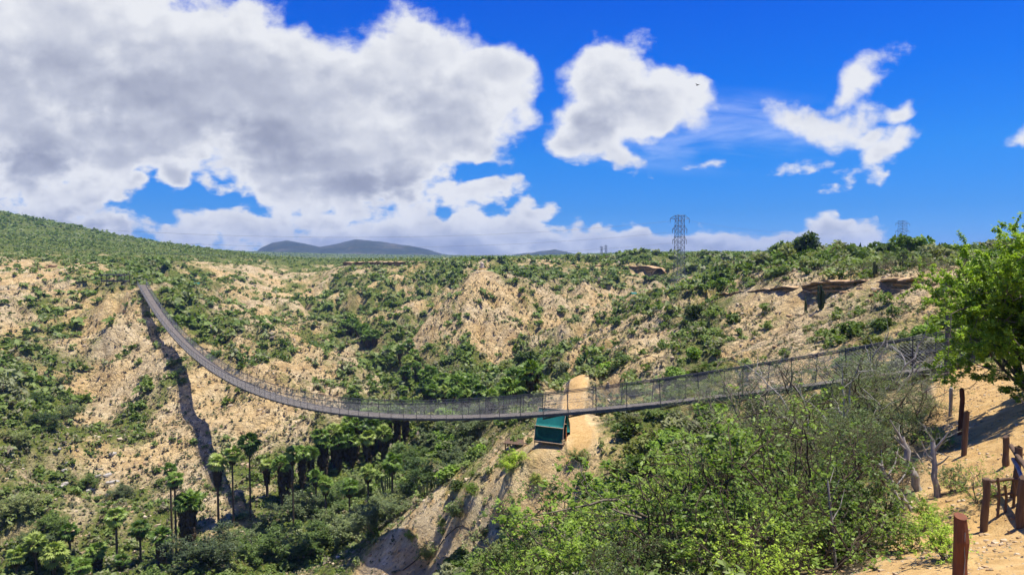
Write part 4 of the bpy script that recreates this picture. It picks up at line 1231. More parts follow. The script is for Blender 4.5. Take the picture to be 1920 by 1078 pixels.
def pylon(name, loc, rotz, H, wb, ww, arms, thick, label, group=None):
    t_ = empty(name, loc, rotz)
    tag(t_, label, 'pylon', group)
    legs, br, arm = pylon_parts(H, wb, ww, arms, thick)
    for lg in legs: obj('leg', lg, M_pylon, t_)
    obj('bracing', br, M_pylon, t_)
    for z, ln in arms:
        pass
    per = 4
    for k in range(0, len(arm), per):
        for s in (-1, 1):
            ps = [b for (q, bs) in arm[k:k + per] if q == s for b in bs]
            ar = obj('crossarm', tubes(ps, 3), M_pylon, t_)
            zz, ln = arms[k // per]
            obj('insulator', tubes([beam_poly((s * ln, 0, zz + .3), (s * ln, 0, zz - 1.2), thick * .9)], 5), M_darkst, ar)
    return t_
x_, y_, z_ = hit(1273, 540, 120, 360)
H1 = P(1273, 404, y_)[2] - z_
T1 = (x_, y_, z_)
pylon('lattice_pylon', T1, .25, H1, H1 * .105, H1 * .056, [(H1 * .945, H1 * .145), (H1 * .80, H1 * .11), (H1 * .65, H1 * .105)], H1 * .0036, "large lattice steel pylon rising from the plateau edge right of centre", 'lattice pylons of the power line')
x_, y_, z_ = P(1690, 500, 420); z_ = gz(x_, y_)
H2 = P(1690, 414, 420)[2] - z_
T2 = (x_, y_, z_)
pylon('lattice_pylon', T2, .25, H2, 4.2, 2.1, [(H2 - 2.2, 5.6), (H2 - 7.0, 5.4), (H2 - 11.5, 5.2)], .085, "slender pylon with three arms standing behind the thicket at the right skyline", 'lattice pylons of the power line')
for px_, top_, D_, lab in ((1128, 462, 1300, "left one of two faint pylons far beyond the rim"), (1136, 460, 1330, "right one of two faint pylons far beyond the rim"), (1525, 453, 1150, "faint far pylon just right of the rocky knoll"), (1572, 449, 1150, "faint far pylon farther right of the rocky knoll")):
    x_, y_, z_ = P(px_, 480, D_); z_ = gz(x_, y_); h_ = P(px_, top_, D_)[2] - z_
    pylon('lattice_pylon', (x_, y_, z_), .25, h_, 3.6, 1.8, [(h_ - 2, 5), (h_ - 7, 4.5)], (.14), lab, 'lattice pylons of the power line')
def wire(a, b, sag, r, label, n=90):
    u = np.linspace(0, 1, n)[:, None]
    p = np.array(a)[None] * (1 - u) + np.array(b)[None] * u
    p[:, 2] -= 4 * sag * u[:, 0] * (1 - u[:, 0])
    o = obj('power_line', (tubes([(p - p[0], r)], 4)), M_steel, None, True)
    o.location = tuple(p[0])
    tag(o, label, 'power line', 'power line wires')
wire(P(-260, 395, 170), (T1[0] - H1 * .145, T1[1], T1[2] + H1 * .92), 6.5, .028, "topmost thin wire crossing in front of the green mountain on the left")
wire(P(-260, 412, 170), (T1[0] - H1 * .11, T1[1], T1[2] + H1 * .77), 6.5, .028, "second thin wire from the top crossing the green mountain")
wire(P(-260, 440, 160), (T1[0] - H1 * .105, T1[1], T1[2] + H1 * .62), 5.5, .028, "lowest thin wire crossing above the far bridge end")
wire((T1[0] + H1 * .145, T1[1], T1[2] + H1 * .92), (T2[0] - 5.5, T2[1], T2[2] + H2 - 3.3), 5.0, .02, "thin wire hanging between the two nearer pylons")
wire(P(-80, 543, 215), tuple(deck(1.0, -1.6, .6)[0]), .9, .05, "dark cable low across the tan spur left of the bridge end")

# ------------------------------------------------------------------ palms
def fan_leaf(R, L, droop):
    """one palmate leaf pointing along +x, petiole then a folded fan of blades"""
    V = []; Fc = []
    pet = L * .5
    V += [(0, -.02, 0), (0, .02, 0), (pet, .015, 0), (pet, -.015, 0)]; Fc.append([0, 1, 2, 3])
    nb = 9
    for k in range(nb):
        a = (k / (nb - 1) - .5) * 2.5
        ln = L * .62 * (1 - .18 * abs(k / (nb - 1) - .5) * 2)
        c, s = math.cos(a), math.sin(a)
        wv = .075 * L * 1.25; i = len(V)
        z1 = (.03 if k % 2 else -.03) * L
        V += [(pet, 0, 0), (pet + c * ln * .55 + s * wv, s * ln * .55 - c * wv, z1), (pet + c * ln, s * ln, -droop * L * .28), (pet + c * ln * .55 - s * wv, s * ln * .55 + c * wv, -z1)]
        Fc.append([i, i + 1, i + 2, i + 3])
    return np.array(V, float), np.array(Fc)
def palm_crown(seed, n=34, L=1.5):
    R = np.random.default_rng(seed); parts = []
    for k in range(n):
        el = math.radians(80 - 120 * ((k + .5) / n) ** 0.9) + R.normal() * .12; az = k * 2.4 + R.normal() * .2
        v, f = fan_leaf(R, L * (.8 + .35 * R.random()), .5 + .6 * R.random())
        tw = R.normal() * .5
        v = v @ np.array([[1, 0, 0], [0, math.cos(tw), -math.sin(tw)], [0, math.sin(tw), math.cos(tw)]]).T
        ce, se = math.cos(el), math.sin(el)
        v = v @ np.array([[ce, 0, -se], [0, 1, 0], [se, 0, ce]]).T
        v = v @ np.array([[math.cos(az), -math.sin(az), 0], [math.sin(az), math.cos(az), 0], [0, 0, 1]]).T
        parts.append((v, f, 0))
    v, f, _ = join(parts); return v, f
def palm_skirt(seed, depth, r0):
    R = np.random.default_rng(seed); n = int(70 * depth)
    ps = []
    for k in range(n):
        a = R.random() * 6.283; z = -depth * R.random(); q = r0 * (1.0 - .35 * (-z / depth)) * (.7 + .5 * R.random())
        c, s = math.cos(a), math.sin(a); w_ = .16
        b = np.array([[c * .12 + s * .03, s * .12 - c * .03, z + .25], [c * q - s * w_, s * q + c * w_, z - .35], [c * q * .95, s * q * .95, z - .8 - .3 * R.random()], [c * q + s * w_, s * q - c * w_, z - .4]])
        ps.append((b, np.array([[0, 1, 2, 3]]), 0))
    v, f, _ = join(ps); return v, f
CROWN = [mesh_np('crown', *palm_crown(s, n, L), [M_palm], False) for s, n, L in ((1, 28, 1.6), (2, 25, 1.45), (3, 32, 1.7), (4, 24, 1.4))]
SKIRT = {k: mesh_np('skirt', *palm_skirt(k, d, r), [M_skirt], False) for k, d, r in ((1, 1.2, .75), (2, 3.2, .75), (3, 5.0, .8))}
def trunk_mesh(seed, r):
    R = np.random.default_rng(seed)
    z = np.linspace(-.15, 1, 9); bend = .012
    p = np.stack([bend * np.sin(z * 2.5 + seed), bend * np.cos(z * 2 + seed) - bend, z], 1)
    return mesh_np('trunk', *tubes([(p, np.linspace(r * 1.25, r * .85, 9))], 8), [M_ptrunk], True)
TRUNKS = [trunk_mesh(s, 1.0) for s in range(3)]
palm_n = [0]
def palm(px, top, D, label, skirt=1, r=.19, crown=None, sc=1.0):
    if D > 500: D = hit(px, D - 1000, 55, 420)[1]          # given as 1000 + the row of its foot
    x, y, zt = P(px, top, D); z0 = gz(x, y)
    h = max(zt - z0 - .5 * sc, 1.6)
    k = palm_n[0]; palm_n[0] += 1
    p = empty('fan_palm', (x, y, z0), random.random() * 6.28)
    tag(p, label, 'palm', 'fan palms along the stream')
    t_ = TRUNKS[k % 3]
    o = link('trunk', t_, p)
    o.scale = (r, r, h)                      # unit trunk: radius 1, height 1
    c = link('crown', CROWN[crown if crown is not None else k % 4], p, (0, 0, h), random.random() * 6.28, sc)
    if skirt: link('skirt', SKIRT[skirt], p, (0, 0, h + .05), random.random() * 6.28, (sc, sc, sc * min(1.0, h / (1.6, 4.2, 6.2)[skirt - 1])))
    return p
for px, top, D, sk, r, sc, lab in (
 (217, 962, 2062, 1, .16, 1.0, "thin single palm standing over the pale bank at lower left"),
 (344, 936, 2045, 3, .30, 1.1, "thick shaggy palm with dark skirt near the small muddy pool, left of its twin"), (357, 934, 2045, 3, .30, 1.1, "thick shaggy palm with dark skirt near the small muddy pool, right of its twin"),
 (319, 876, 2040, 1, .15, .8, "very tall thin palm behind the shaggy pair, taller of two"), (327, 893, 2045, 1, .15, .85, "very tall thin palm behind the shaggy pair, shorter of two"),
 (302, 1000, 2066, 2, .30, 1.1, "stout palm with dark skirt left of the shaggy pair"),
 (100, 1032, 94, 1, .25, 1.1, "low wide palm in the lower left corner thicket"), (180, 1028, 95, 2, .28, 1.15, "bushy low palm below the thin single palm"), (150, 1056, 92, 1, .22, 1.0, "short palm between the two bushy palms at the bottom left"), (228, 1066, 93, 1, .2, .8, "smallest palm at the foot of the thin single palm"),
 (467, 825, 1972, 1, .15, 1.15, "tall slender palm with round crown right of the bridge shadow"), (435, 846, 1985, 1, .15, 1.0, "slender palm between the shadow and the round crowned palm"), (407, 862, 1985, 2, .17, 1.1, "palm with brown skirt at the foot of the bridge shadow"),
 (500, 868, 1930, 2, .22, .95, "middling palm with pale skirt left of the dark palm trio"), (528, 866, 1945, 3, .26, 1.05, "dark trunked palm, left of the trio"), (542, 860, 1942, 3, .26, 1.05, "dark trunked palm, middle of the trio"), (548, 846, 1985, 1, .14, .9, "thin bare trunked palm in front of the trio"),
 (566, 844, 1930, 3, .26, 1.1, "dark skirted palm, right of the trio"), (582, 846, 1920, 3, .26, 1.0, "dark skirted palm between the trio and the grove")):
    palm(px, top, D, lab, sk, r, None, sc)
for px, top, D in ((610, 902, 1978), (655, 906, 1972), (690, 880, 1952), (735, 862, 1928), (592, 888, 1965)):
    palm(px, top, D, "slender palm rising from the green trees in front of the dense grove", 1, .15, None, .95)
for px, top, D in ((262, 985, 2062), (130, 990, 2045), (66, 1012, 2072), (30, 1035, 2085)):
    palm(px, top, D, "slim palm among the bushes at the bottom left edge", 1, .16, None, .95)
for px, top, D in ((600, 826, 134), (608, 842, 131), (626, 820, 137), (640, 814, 138), (634, 838, 132), (655, 800, 142), (650, 822, 137), (668, 806, 141), (682, 790, 144), (700, 786, 147), (695, 808, 141), (714, 800, 144), (728, 790, 147), (745, 786, 150), (720, 822, 137), (760, 784, 152), (690, 828, 135), (660, 836, 133)):
    palm(px, top - 14, 1000 + float(np.interp(px, [590, 602, 651, 697, 743, 770], [900, 884, 857, 866, 845, 830])) + (top - 805) * .45, "dark skirted palm of the dense grove below the lowest part of the bridge", 3, .26, None, 1.1)
palm(796, 786, 150, "lone palm with dark trunk just below the deck right of the grove", 2, .22, None, .9)
for px, top, D in ((750, 652, 225), (768, 642, 232), (776, 660, 222), (765, 674, 215), (782, 684, 210), (760, 692, 205)):
    palm(px, top, 1000 + top + 38, "distant palm in the narrow upstream gully above the bridge", 2, .25, None, 1.25)
for px, top, D in ((794, 700, 200), (806, 694, 203), (818, 712, 195), (830, 706, 198), (846, 716, 193), (858, 712, 194), (870, 722, 190), (884, 718, 192), (812, 728, 188), (800, 720, 192), (836, 730, 187), (900, 730, 186), (920, 738, 183), (855, 738, 184), (880, 738, 184)):
    palm(px, top, 1000 + top + 46, "palm of the grove just above the deck in mid canyon", 3, .28, None, 1.3)
for px, top, D in ((755, 735, 178), (757, 750, 172)):
    palm(px, top, D, "small palm seen through the left part of the mesh", 2, .2, None, 1.0)
for px, top, D in ((965, 704, 182), (998, 690, 180), (958, 722, 178)):
    palm(px, top, 1000 + top + 38, "palm right of the mid canyon grove on the green flat", 2, .24, None, 1.3)
for px, top, D in ((648, 604, 318), (660, 604, 316), (672, 610, 312), (690, 626, 296), (702, 624, 296), (682, 616, 306)):
    palm(px, top, 1000 + top + 24, "tiny dark palm far up the canyon", 3, .3, None, 1.7)

# ------------------------------------------------------------------ cacti
def cactus_mesh(seed, n, H, spread, r=.14):
    R = np.random.default_rng(seed); parts = []
    for k in range(n):
        a = k / n * 6.283 + R.normal() * .4; h = H * (.55 + .45 * R.random()) if k else H
        d = spread * (.25 + .75 * R.random()) if k else 0
        z = np.concatenate([np.linspace(-.2, h - r, 7), [h - r * .3, h]])
        bl = np.clip(z / (h * .35), 0, 1) ** .6
        p = np.stack([math.cos(a) * d * bl, math.sin(a) * d * bl, z], 1)
        rad = np.full(9, r * (.85 + .3 * R.random())); rad[-2] *= .75; rad[-1] *= .1
        parts.append((*tubes([(p, rad)], 10), 0))
    v, f, _ = join(parts)
    vv = v.reshape(-1, 10, 3)                # ribs: every second vertex pulled in
    c = vv.mean(1, keepdims=True); vv[:, ::2] = c + (vv[:, ::2] - c) * .72
    return mesh_np('columnar_cactus', vv.reshape(-1, 3), f, [M_cactus], False)
CAC = [cactus_mesh(1, 6, 3.2, .7), cactus_mesh(2, 9, 2.8, .9, .11), cactus_mesh(3, 4, 3.4, .5, .16), cactus_mesh(4, 14, 1.6, .7, .06)]
def cactus(px, top, D, k, lab, height=None):
    x, y, zt = P(px, top, D); z0 = gz(x, y)
    s = max(.4, (height or (zt - z0)) / (3.2, 2.8, 3.4, 1.6)[k])
    s = min(s, 2.6)
    o = link('columnar_cactus', CAC[k], None, (x, y, z0), random.random() * 6, s)
    tag(o, lab, 'cactus', 'columnar cacti on the slopes')
cactus(1540, 545, 78, 0, "dark many armed cactus under the right hand rock ledge", 3.0)
cactus(1695, 448, 88, 1, "dense clump of cactus columns on the right skyline", 2.3); cactus(1712, 452, 89, 2, "cactus columns at the right side of the skyline clump", 2.0); cactus(1680, 456, 90, 2, "cactus columns at the left side of the skyline clump", 1.8)
cactus(1510, 560, 84, 2, "slim cactus left of the dark many armed one", 2.4); cactus(1330, 600, 100, 0, "small cactus low on the slope behind the bridge right of the pylon foot", 2.6); cactus(1395, 618, 88, 2, "small cactus on the slope behind the right part of the bridge", 2.2)
cactus(1218, 850, 53, 3, "grey clump of thin organ pipe stems below the deck right of the tent", 1.9); cactus(800, 872, 76, 3, "grey clump of thin cactus stems on the green bank left of the tent", 2.2); cactus(722, 868, 100, 3, "grey clump of thin cactus stems below the palm grove", 3.0)
cactus(1031, 886, 55, 3, "dark dead looking cactus stump on the slope below the tent", 1.0);
cactus(1640, 505, 84, 0, "cactus on the rock ledge right of the many armed one", 2.2); cactus(1560, 505, 120, 2, "cactus poking from the plateau bushes left of the bright green bush", 2.2)

# ------------------------------------------------------------------ rock ledges along the rims
def rock_mesh(seed, flat=.45, mat=None, boxy=.45):
    R = np.random.default_rng(seed)
    n = 12; u = np.linspace(0, PI, n + 1)[1:-1]; w_ = np.linspace(0, 2 * PI, 17)[:-1]
    th, ph = np.meshgrid(u, w_, indexing='ij')
    d = np.stack([np.sin(th) * np.cos(ph), np.sin(th) * np.sin(ph), np.cos(th)], -1)
    sq = np.sign(d) * np.abs(d) ** boxy                     # towards a box
    sq = sq + .16 * np.stack([perlin(d[..., 0] * 2.5 + seed * 7 + q, d[..., 1] * 2.5 + d[..., 2] * 2) for q in (0, 40, 80)], -1)
    sq[..., 2] += .10 * np.round(2 * perlin(sq[..., 0] * 1.5 + seed, sq[..., 1] * 1.5))
    v = sq * np.array([1, .7, flat])
    v = v.reshape(-1, 3)
    i = np.arange(n - 2)[:, None] * 16; j = np.arange(16)[None]
    f = np.stack([i + j, i + 16 + j, i + 16 + (j + 1) % 16, i + (j + 1) % 16], -1).reshape(-1, 4)
    top = np.arange(16); bot = (n - 2) * 16 + np.arange(16)
    caps = [[top[k], top[k + 1], top[14 - k], top[15 - k]] for k in range(7)] + [[bot[15 - k], bot[14 - k], bot[k + 1], bot[k]] for k in range(7)]
    return mesh_np('ledge_rock', v, np.concatenate([f, np.array(caps)]), [mat or M_rock], False)
M_bould = plain('pale_boulder', (.26, .24, .21), (.55, .51, .45), 1.5, .95, .5)
BOULD = [rock_mesh(s, .6, M_bould, .55) for s in (21, 22, 23)]
ROCKS = [rock_mesh(s, fl) for s, fl in ((1, .4), (2, .55), (3, .35), (4, .6), (5, .45), (6, .3))]
def ledge(pts, n, s0, s1, lab, grp, rows=1, dz=0.0, protos=None):
    pts = np.array([P(*q) for q in pts])
    seg = np.linspace(0, len(pts) - 1.001, n)
    for k, q in enumerate(seg):
        i = int(q); p = pts[i] + (pts[i + 1] - pts[i]) * (q - i)
        s = s0 + (s1 - s0) * random.random() ** 1.5
        jx = 2.5 if protos else .5
        x = p[0] + random.uniform(-1, 1) * s * jx; y = p[1] + random.uniform(-1, 1) * s * jx * 1.4
        o = link('ledge_rock', random.choice(protos or ROCKS), None, (x, y, gz(x, y) + s * (.12 if protos else -.02) + dz * .6 * random.random()))
        o.rotation_euler = (random.uniform(-.12, .12), random.uniform(-.12, .12), random.uniform(-.5, .5) + math.atan2(pts[-1][1] - pts[0][1], pts[-1][0] - pts[0][0]))
        fl = 1.0 if protos else random.choice((.6, .9, 1.2))
        o.scale = (s * random.uniform(.9, 1.9), s * random.uniform(.7, 1.0), s * fl * random.uniform(.6, 1.0))
        tag(o, lab, 'rock', grp)
def rock_ledge(pts, h, seed, label, grp, step=.45):
    """a continuous layered cliff band: a bedded front face under a flat top that runs back into the hill"""
    R = np.random.default_rng(seed)
    p = np.array([P(*q) for q in pts]); seg = np.concatenate([[0], np.cumsum(np.linalg.norm(np.diff(p[:, :2], axis=0), axis=1))])
    s_ = np.arange(0, seg[-1], step * h / 1.8); L = np.stack([np.interp(s_, seg, p[:, k]) for k in range(3)], 1)
    tn = np.gradient(L[:, :2], axis=0); tn /= np.linalg.norm(tn, axis=1)[:, None]
    out = np.stack([tn[:, 1], -tn[:, 0]], 1); out *= np.sign((out * -L[:, :2]).sum(1))[:, None]      # towards the viewer
    lay = 9; prof = [(-3.2, .25), (-1.2, .12)]
    rows = []
    u = s_ / h
    topv = .22 * h * fbm(u * .5 + seed, u * 0 + 3.1, 3)
    for o_, z_ in prof: rows.append((np.full(len(u), o_ * h), topv + z_ * h * .3))
    for k in range(lay + 1):
        f = k / lay
        o1 = h * (.30 * (1 - f) ** .7 * math.cos(k * 2.1) + .42 * fbm(u * .9 + 7 * k + seed, u * 0 + k * 1.7, 3) + .25 * (k == 0) + .15 * f)
        z1 = topv * (1 - f) - h * f
        rows.append((o1, z1)); 
        if k < lay: rows.append((o1 - h * .05 * (k % 2), z1 - h / lay * .82 + .02 * h * R.normal(size=len(u))))
    rows.append((np.full(len(u), .1 * h), np.full(len(u), -1.9 * h)))
    fade = np.clip(np.minimum(u, u[-1] - u) / 1.2, .05, 1)
    V = np.stack([np.concatenate([(L[:, :2] + out * o_[:, None]), (L[:, 2] + (z_ + .25 * h) * fade - .25 * h)[:, None]], 1) for o_, z_ in rows], 0)
    V[0, :, 2] = np.minimum(V[0, :, 2], ground_z(V[0, :, 0], V[0, :, 1]) - .1)
    nr, nc = V.shape[:2]
    i = (np.arange(nr - 1)[:, None] * nc + np.arange(nc - 1)[None]).ravel()
    o = obj('rock_ledge', (V.reshape(-1, 3) - L[0], np.stack([i, i + 1, i + nc + 1, i + nc], 1)), M_rock, None, False, loc=tuple(L[0]))
    tag(o, label, 'rock ledge', grp)
rock_ledge([(1345, 552, 132), (1430, 543, 113), (1500, 535, 102)], 1.5, 3, "long low brown rock ledge at the left end of the right hand rim", 'rock ledges of the right hand rim')
rock_ledge([(1508, 532, 100), (1560, 528, 93), (1650, 524, 81)], 1.9, 5, "layered orange brown rock ledge with dark overhang behind the many armed cactus", 'rock ledges of the right hand rim')
rock_ledge([(1655, 524, 80), (1720, 523, 70), (1800, 520, 58)], 1.7, 8, "layered rock ledge under the bare pale lip beside the bright tree", 'rock ledges of the right hand rim')
rock_ledge([(640, 492, 428), (700, 491, 415), (780, 491, 402), (840, 491, 395)], 3.2, 11, "far reddish cliff band left of the monument", 'rock ledges of the far rim')
rock_ledge([(925, 493, 382), (1000, 494, 370), (1085, 495, 352)], 4.0, 14, "far layered cliff band just right of the monument", 'rock ledges of the far rim')
rock_ledge([(1105, 496, 347), (1170, 498, 338), (1235, 500, 325)], 3.6, 17, "far layered cliff band left of the large pylon", 'rock ledges of the far rim')
ledge([(1480, 552, 96), (1560, 556, 86), (1650, 560, 76), (1720, 560, 66), (1790, 560, 55)], 16, .3, .8, "fallen block lying below the right hand ledge", 'fallen blocks below the ledge')
ledge([(1400, 470, 905), (1440, 466, 905), (1480, 465, 905), (1520, 470, 905)], 22, 2.0, 4.5, "boulder heaped on the small rocky knoll on the right horizon", 'boulders of the knoll')
ledge([(60, 505, 318), (130, 470, 330), (180, 505, 330), (240, 485, 380)], 16, 1.0, 2.4, "pale rock on the left plateau behind the shelter", 'rocks of the left plateau')
ledge([(130, 940, 119), (128, 900, 131), (125, 980, 112), (200, 870, 135), (190, 920, 124)], 18, .3, .8, "grey white boulder in the dry stream bed at lower left", 'stream boulders', 1, 0.0, BOULD)

# ------------------------------------------------------------------ posts and rails along the path
def post(px, top, base, D, rad, mat, lab, lean=(0, 0)):
    x, y, zt = P(px, top, D); z0 = gz(x, y)
    R = np.random.default_rng(int(px)); h = zt - z0
    z = np.concatenate([np.linspace(-.4, h - .02, 7), [h]])
    p = np.stack([lean[0] * z + .008 * R.normal(size=8), lean[1] * z + .008 * R.normal(size=8), z], 1)
    rd = rad * (1 + .06 * R.normal(size=8)); rd[-1] *= .86
    o = obj('fence_post', capped(tubes([(p, rd)], 12), 12), mat, None, False, loc=(x, y, z0))
    tag(o, lab, 'fence post', 'wooden posts along the path')
    post.last = o
    return o
post(1803, 968, 1150, 6.0, .060, M_post, "nearest red brown wooden post with a pale crack at the bottom edge")
o = post.last
obj("cord", tubes([(np.array([(-.004, -.064, h_) for h_ in (.02, .2, .35, .5, .62, .78)]) + np.array([[.008, 0, 0], [.004, 0, 0], [-.002, 0, 0], [.006, 0, 0], [-.004, 0, 0], [-.002, 0, 0]]), .004)], 5), M_dead, o, True)
post(1848, 897, 1004, 11.0, .060, M_post2, "dark brown post beside the path just behind the nearest post", (.02, 0))
post(1804, 729, 790, 18.0, .065, M_post, "short reddish post at the top of the path, left of two")
post(1809, 770, 816, 15.2, .060, M_post2, "stubby grey brown post just in front of the short reddish one", (.05, 0))
post(1888, 818, 893, 13.5, .060, M_post2, "brown post in the middle of the path bend", (-.02, 0))
post(1903, 836, 960, 11.5, .055, M_post2, "leaning post that carries the slanting rail", (.10, 0))
post(1916, 895, 985, 10.5, .060, M_post2, "post at the right edge below the slanting rail", (.02, 0))
post(1784, 727, 760, 21, .05, M_dead, "pale grey thin stake left of the short reddish post")
def bar(p, q, rad, mat, lab, name='rail', catg='rail', grp=None):
    p = np.array(p); q = np.array(q)
    k = np.linspace(0, 1, 6)[:, None]; pts = (q - p)[None] * k + rng.normal(size=(6, 3)) * rad * .25
    o = obj(name, tubes([(pts, rad)], 8), mat, None, True, loc=tuple(p)); tag(o, lab, catg, grp)
bar(P(1896, 836, 11.9), P(1960, 935, 9.8), .04, M_post2, "slanting round rail running down to the right edge")
bar(P(1900, 860, 11.6), P(1960, 985, 9.8), .035, M_dead, "lower thin rail beside the slanting round rail")
# rough stick barrier
sb_x, sb_y, _ = P(1897, 960, 11.2); sb = empty('stick_barrier', (sb_x, sb_y, gz(sb_x, sb_y)))
tag(sb, "rough low barrier of crooked sticks beside the path at the right edge", 'barrier')
for k, (a_, h_) in enumerate(((-.25, .55), (-.12, .42), (0.02, .5), (.14, .46), (.27, .6))):
    obj('upright', tubes([(np.array([(a_, 0, -.2), (a_ + .03, .02, h_ * .5), (a_ - .02, 0, h_)]), .022)], 6), M_post2, sb, True)
obj('top_stick', tubes([(np.array([(-.38, .03, .48), (0, .05, .52), (.4, .03, .47)]), .03)], 6), M_post2, sb, True)
obj('low_stick', tubes([(np.array([(-.3, .03, .22), (0, .05, .25), (.35, .03, .2)]), .022)], 6), M_post2, sb, True)

# black water pipe lying down the tan slope
pipe = []
for px, py in ((755, 1070), (790, 1040), (833, 1011), (880, 994), (927, 981), (975, 967), (1023, 948), (1080, 918), (1160, 884), (1210, 868)):
    h_ = hit(px, py, 25, 120)
    if h_: pipe.append((h_[0], h_[1], h_[2] + .10))
pipe = np.array(pipe)
dense = np.concatenate([pipe[:-1] + (pipe[1:] - pipe[:-1]) * q for q in (0, .25, .5, .75)]); dense = dense.reshape(4, -1, 3).transpose(1, 0, 2).reshape(-1, 3)
dense[:, 2] = ground_z(dense[:, 0], dense[:, 1]) + .07
o = obj('water_pipe', tubes([(dense - dense[0], .055)], 6), M_twig, None, True, loc=tuple(dense[0])); tag(o, "thin dark pipe lying across the tan slope below the tent", 'pipe')

# bird
bx_, by_, bz_ = P(1308, 160, 70)
bird = empty('bird', (bx_, by_, bz_), .6); tag(bird, "tiny dark bird gliding in the blue sky right of the single cloud", 'bird')
M_bird = plain("dark_feathers", (.02, .02, .02), (.05, .045, .04), 8, .8, 0)
obj('body', lathe([(.005, -.22), (.03, -.15), (.055, -.03), (.05, .08), (.03, .14), (.03, .17), (.005, .22)], 8), M_bird, bird, True).rotation_euler = (PI / 2, 0, 0)
for s_ in (-1, 1):
    obj('wing', sheet([(0, -.07, 0), (s_ * .38, -.08, .09), (s_ * .38, -.02, .09), (0, .07, 0)], .008, 5, 2, .0), M_bird, bird)

# ------------------------------------------------------------------ far mountains
def mountains():
    prof = [(440, 487), (470, 486), (490, 469), (512, 459), (540, 455), (572, 461), (600, 467), (640, 460), (668, 453), (690, 455), (730, 461), (770, 465), (800, 471), (830, 481), (870, 487), (940, 486), (1000, 478), (1040, 472), (1075, 480), (1120, 487)]
    px = np.linspace(430, 1130, 420); top = np.interp(px, [p[0] for p in prof], [p[1] for p in prof], left=490, right=490)
    dd = np.linspace(-1, 1, 70)
    PX, DD = np.meshgrid(px, dd)
    Dm = 3500 + 650 * DD
    X = (PX - 960) / F_PX * Dm
    hz = (487 - top) / F_PX * 3500
    n = fbm(X / 280, Dm / 280, 5, 2.03, .55); rg_ = ridged(X / 175, Dm / 175, 4)
    Z = hz[None] * (1 - np.abs(DD) ** 1.3) * (1 + .20 * rg_ * np.abs(DD)) + 46 * (n + .5 * rg_ - .5) * (1 - np.abs(DD)) * np.abs(DD) - 9
    nx_, ny_ = len(px), len(dd)
    i = (np.arange(ny_ - 1)[:, None] * nx_ + np.arange(nx_ - 1)[None]).ravel()
    m, t, b = material("mountain_cover", .95, .1)
    geo = t.new('ShaderNodeNewGeometry'); nn = t.noise(geo.outputs['Position'], .006, 8, .65)
    t.l.new(t.ramp(nn, [(.35, (.022, .032, .018)), (.55, (.04, .048, .028)), (.7, (.12, .105, .08))]), b.inputs['Base Color'])
    me = mesh_np('mountains', np.stack([X, Dm, Z], -1).reshape(-1, 3), np.stack([i, i + 1, i + nx_ + 1, i + nx_], 1), [m], True)
    tag(link('mountains', me), kind='structure')
mountains()

# ------------------------------------------------------------------ near thicket
def tree_kind(name, seed, **kw): return proto_meshes(name, seed, **kw)
LEAFY = [proto_meshes('leafy', 41 + k, height=3.0, spread=1.0, stems=6, leaves=3100, leaf=.046, depth=3, trunk_r=.038, lean=.6, rosette=5) for k in range(3)]
ROSE = [proto_meshes('rosette', 61 + k, height=2.4, spread=1.0, stems=5, leaves=5400, leaf=.044, depth=3, trunk_r=.034, lean=.7, rosette=6) for k in range(2)]
FEATH = [proto_meshes('feathery', 81 + k, height=3.6, spread=1.0, stems=4, leaves=7000, leaf=.038, kind='feather', depth=3, trunk_r=.045, lean=.6) for k in range(3)]
VCROWN = [proto_meshes('valley', 81 + k, height=3.6, spread=1.0, stems=4, leaves=9000, leaf=.075, kind='leafy', depth=3, trunk_r=.045, lean=.6)[1] for k in range(3)]
VSHRUB = [proto_meshes('slope', 41 + k, height=3.0, spread=1.0, stems=6, leaves=4500, leaf=.085, depth=3, trunk_r=.04, lean=.6)[1] for k in range(3)]
BIG = proto_meshes('broad', 7, height=3.0, spread=1.0, stems=9, leaves=78000, leaf=.030, depth=3, trunk_r=.032, lean=.62, rosette=6, base_h=.3)
BARE = [proto_meshes('bare', 91 + k, height=2.6, spread=1.0, stems=3, leaves=160, leaf=.03, depth=2, trunk_r=.035, lean=.6, kind='feather', bare=.4) for k in range(2)]
def plant(kind, P_, px, D, top, tone, label, catg, group, twig=None, wide=1.0, name='leafy_shrub', crown='crown'):
    x, y, zt = P(px, top, D); z0 = gz(x, y)
    s = max(.25, (zt - z0) / P_[2])
    t_ = empty(name, (x, y, z0), random.random() * 6.28)
    tag(t_, label, catg, group)
    b = link('trunk', P_[0], t_, None, None, (s * wide, s * wide, s))
    c = link(crown, P_[1], t_, None, None, (s * wide, s * wide, s))
    c.color = (*tone, 1)
    if twig: 
        b.material_slots[0].link = 'OBJECT'; b.material_slots[0].material = twig
    return t_
G_B = (.27, .41, .05); G_M = (.19, .30, .04); G_D = (.075, .13, .026); G_G = (.17, .235, .08); G_Y = (.22, .30, .06)
GL = 'leafy shrubs of the near thicket'
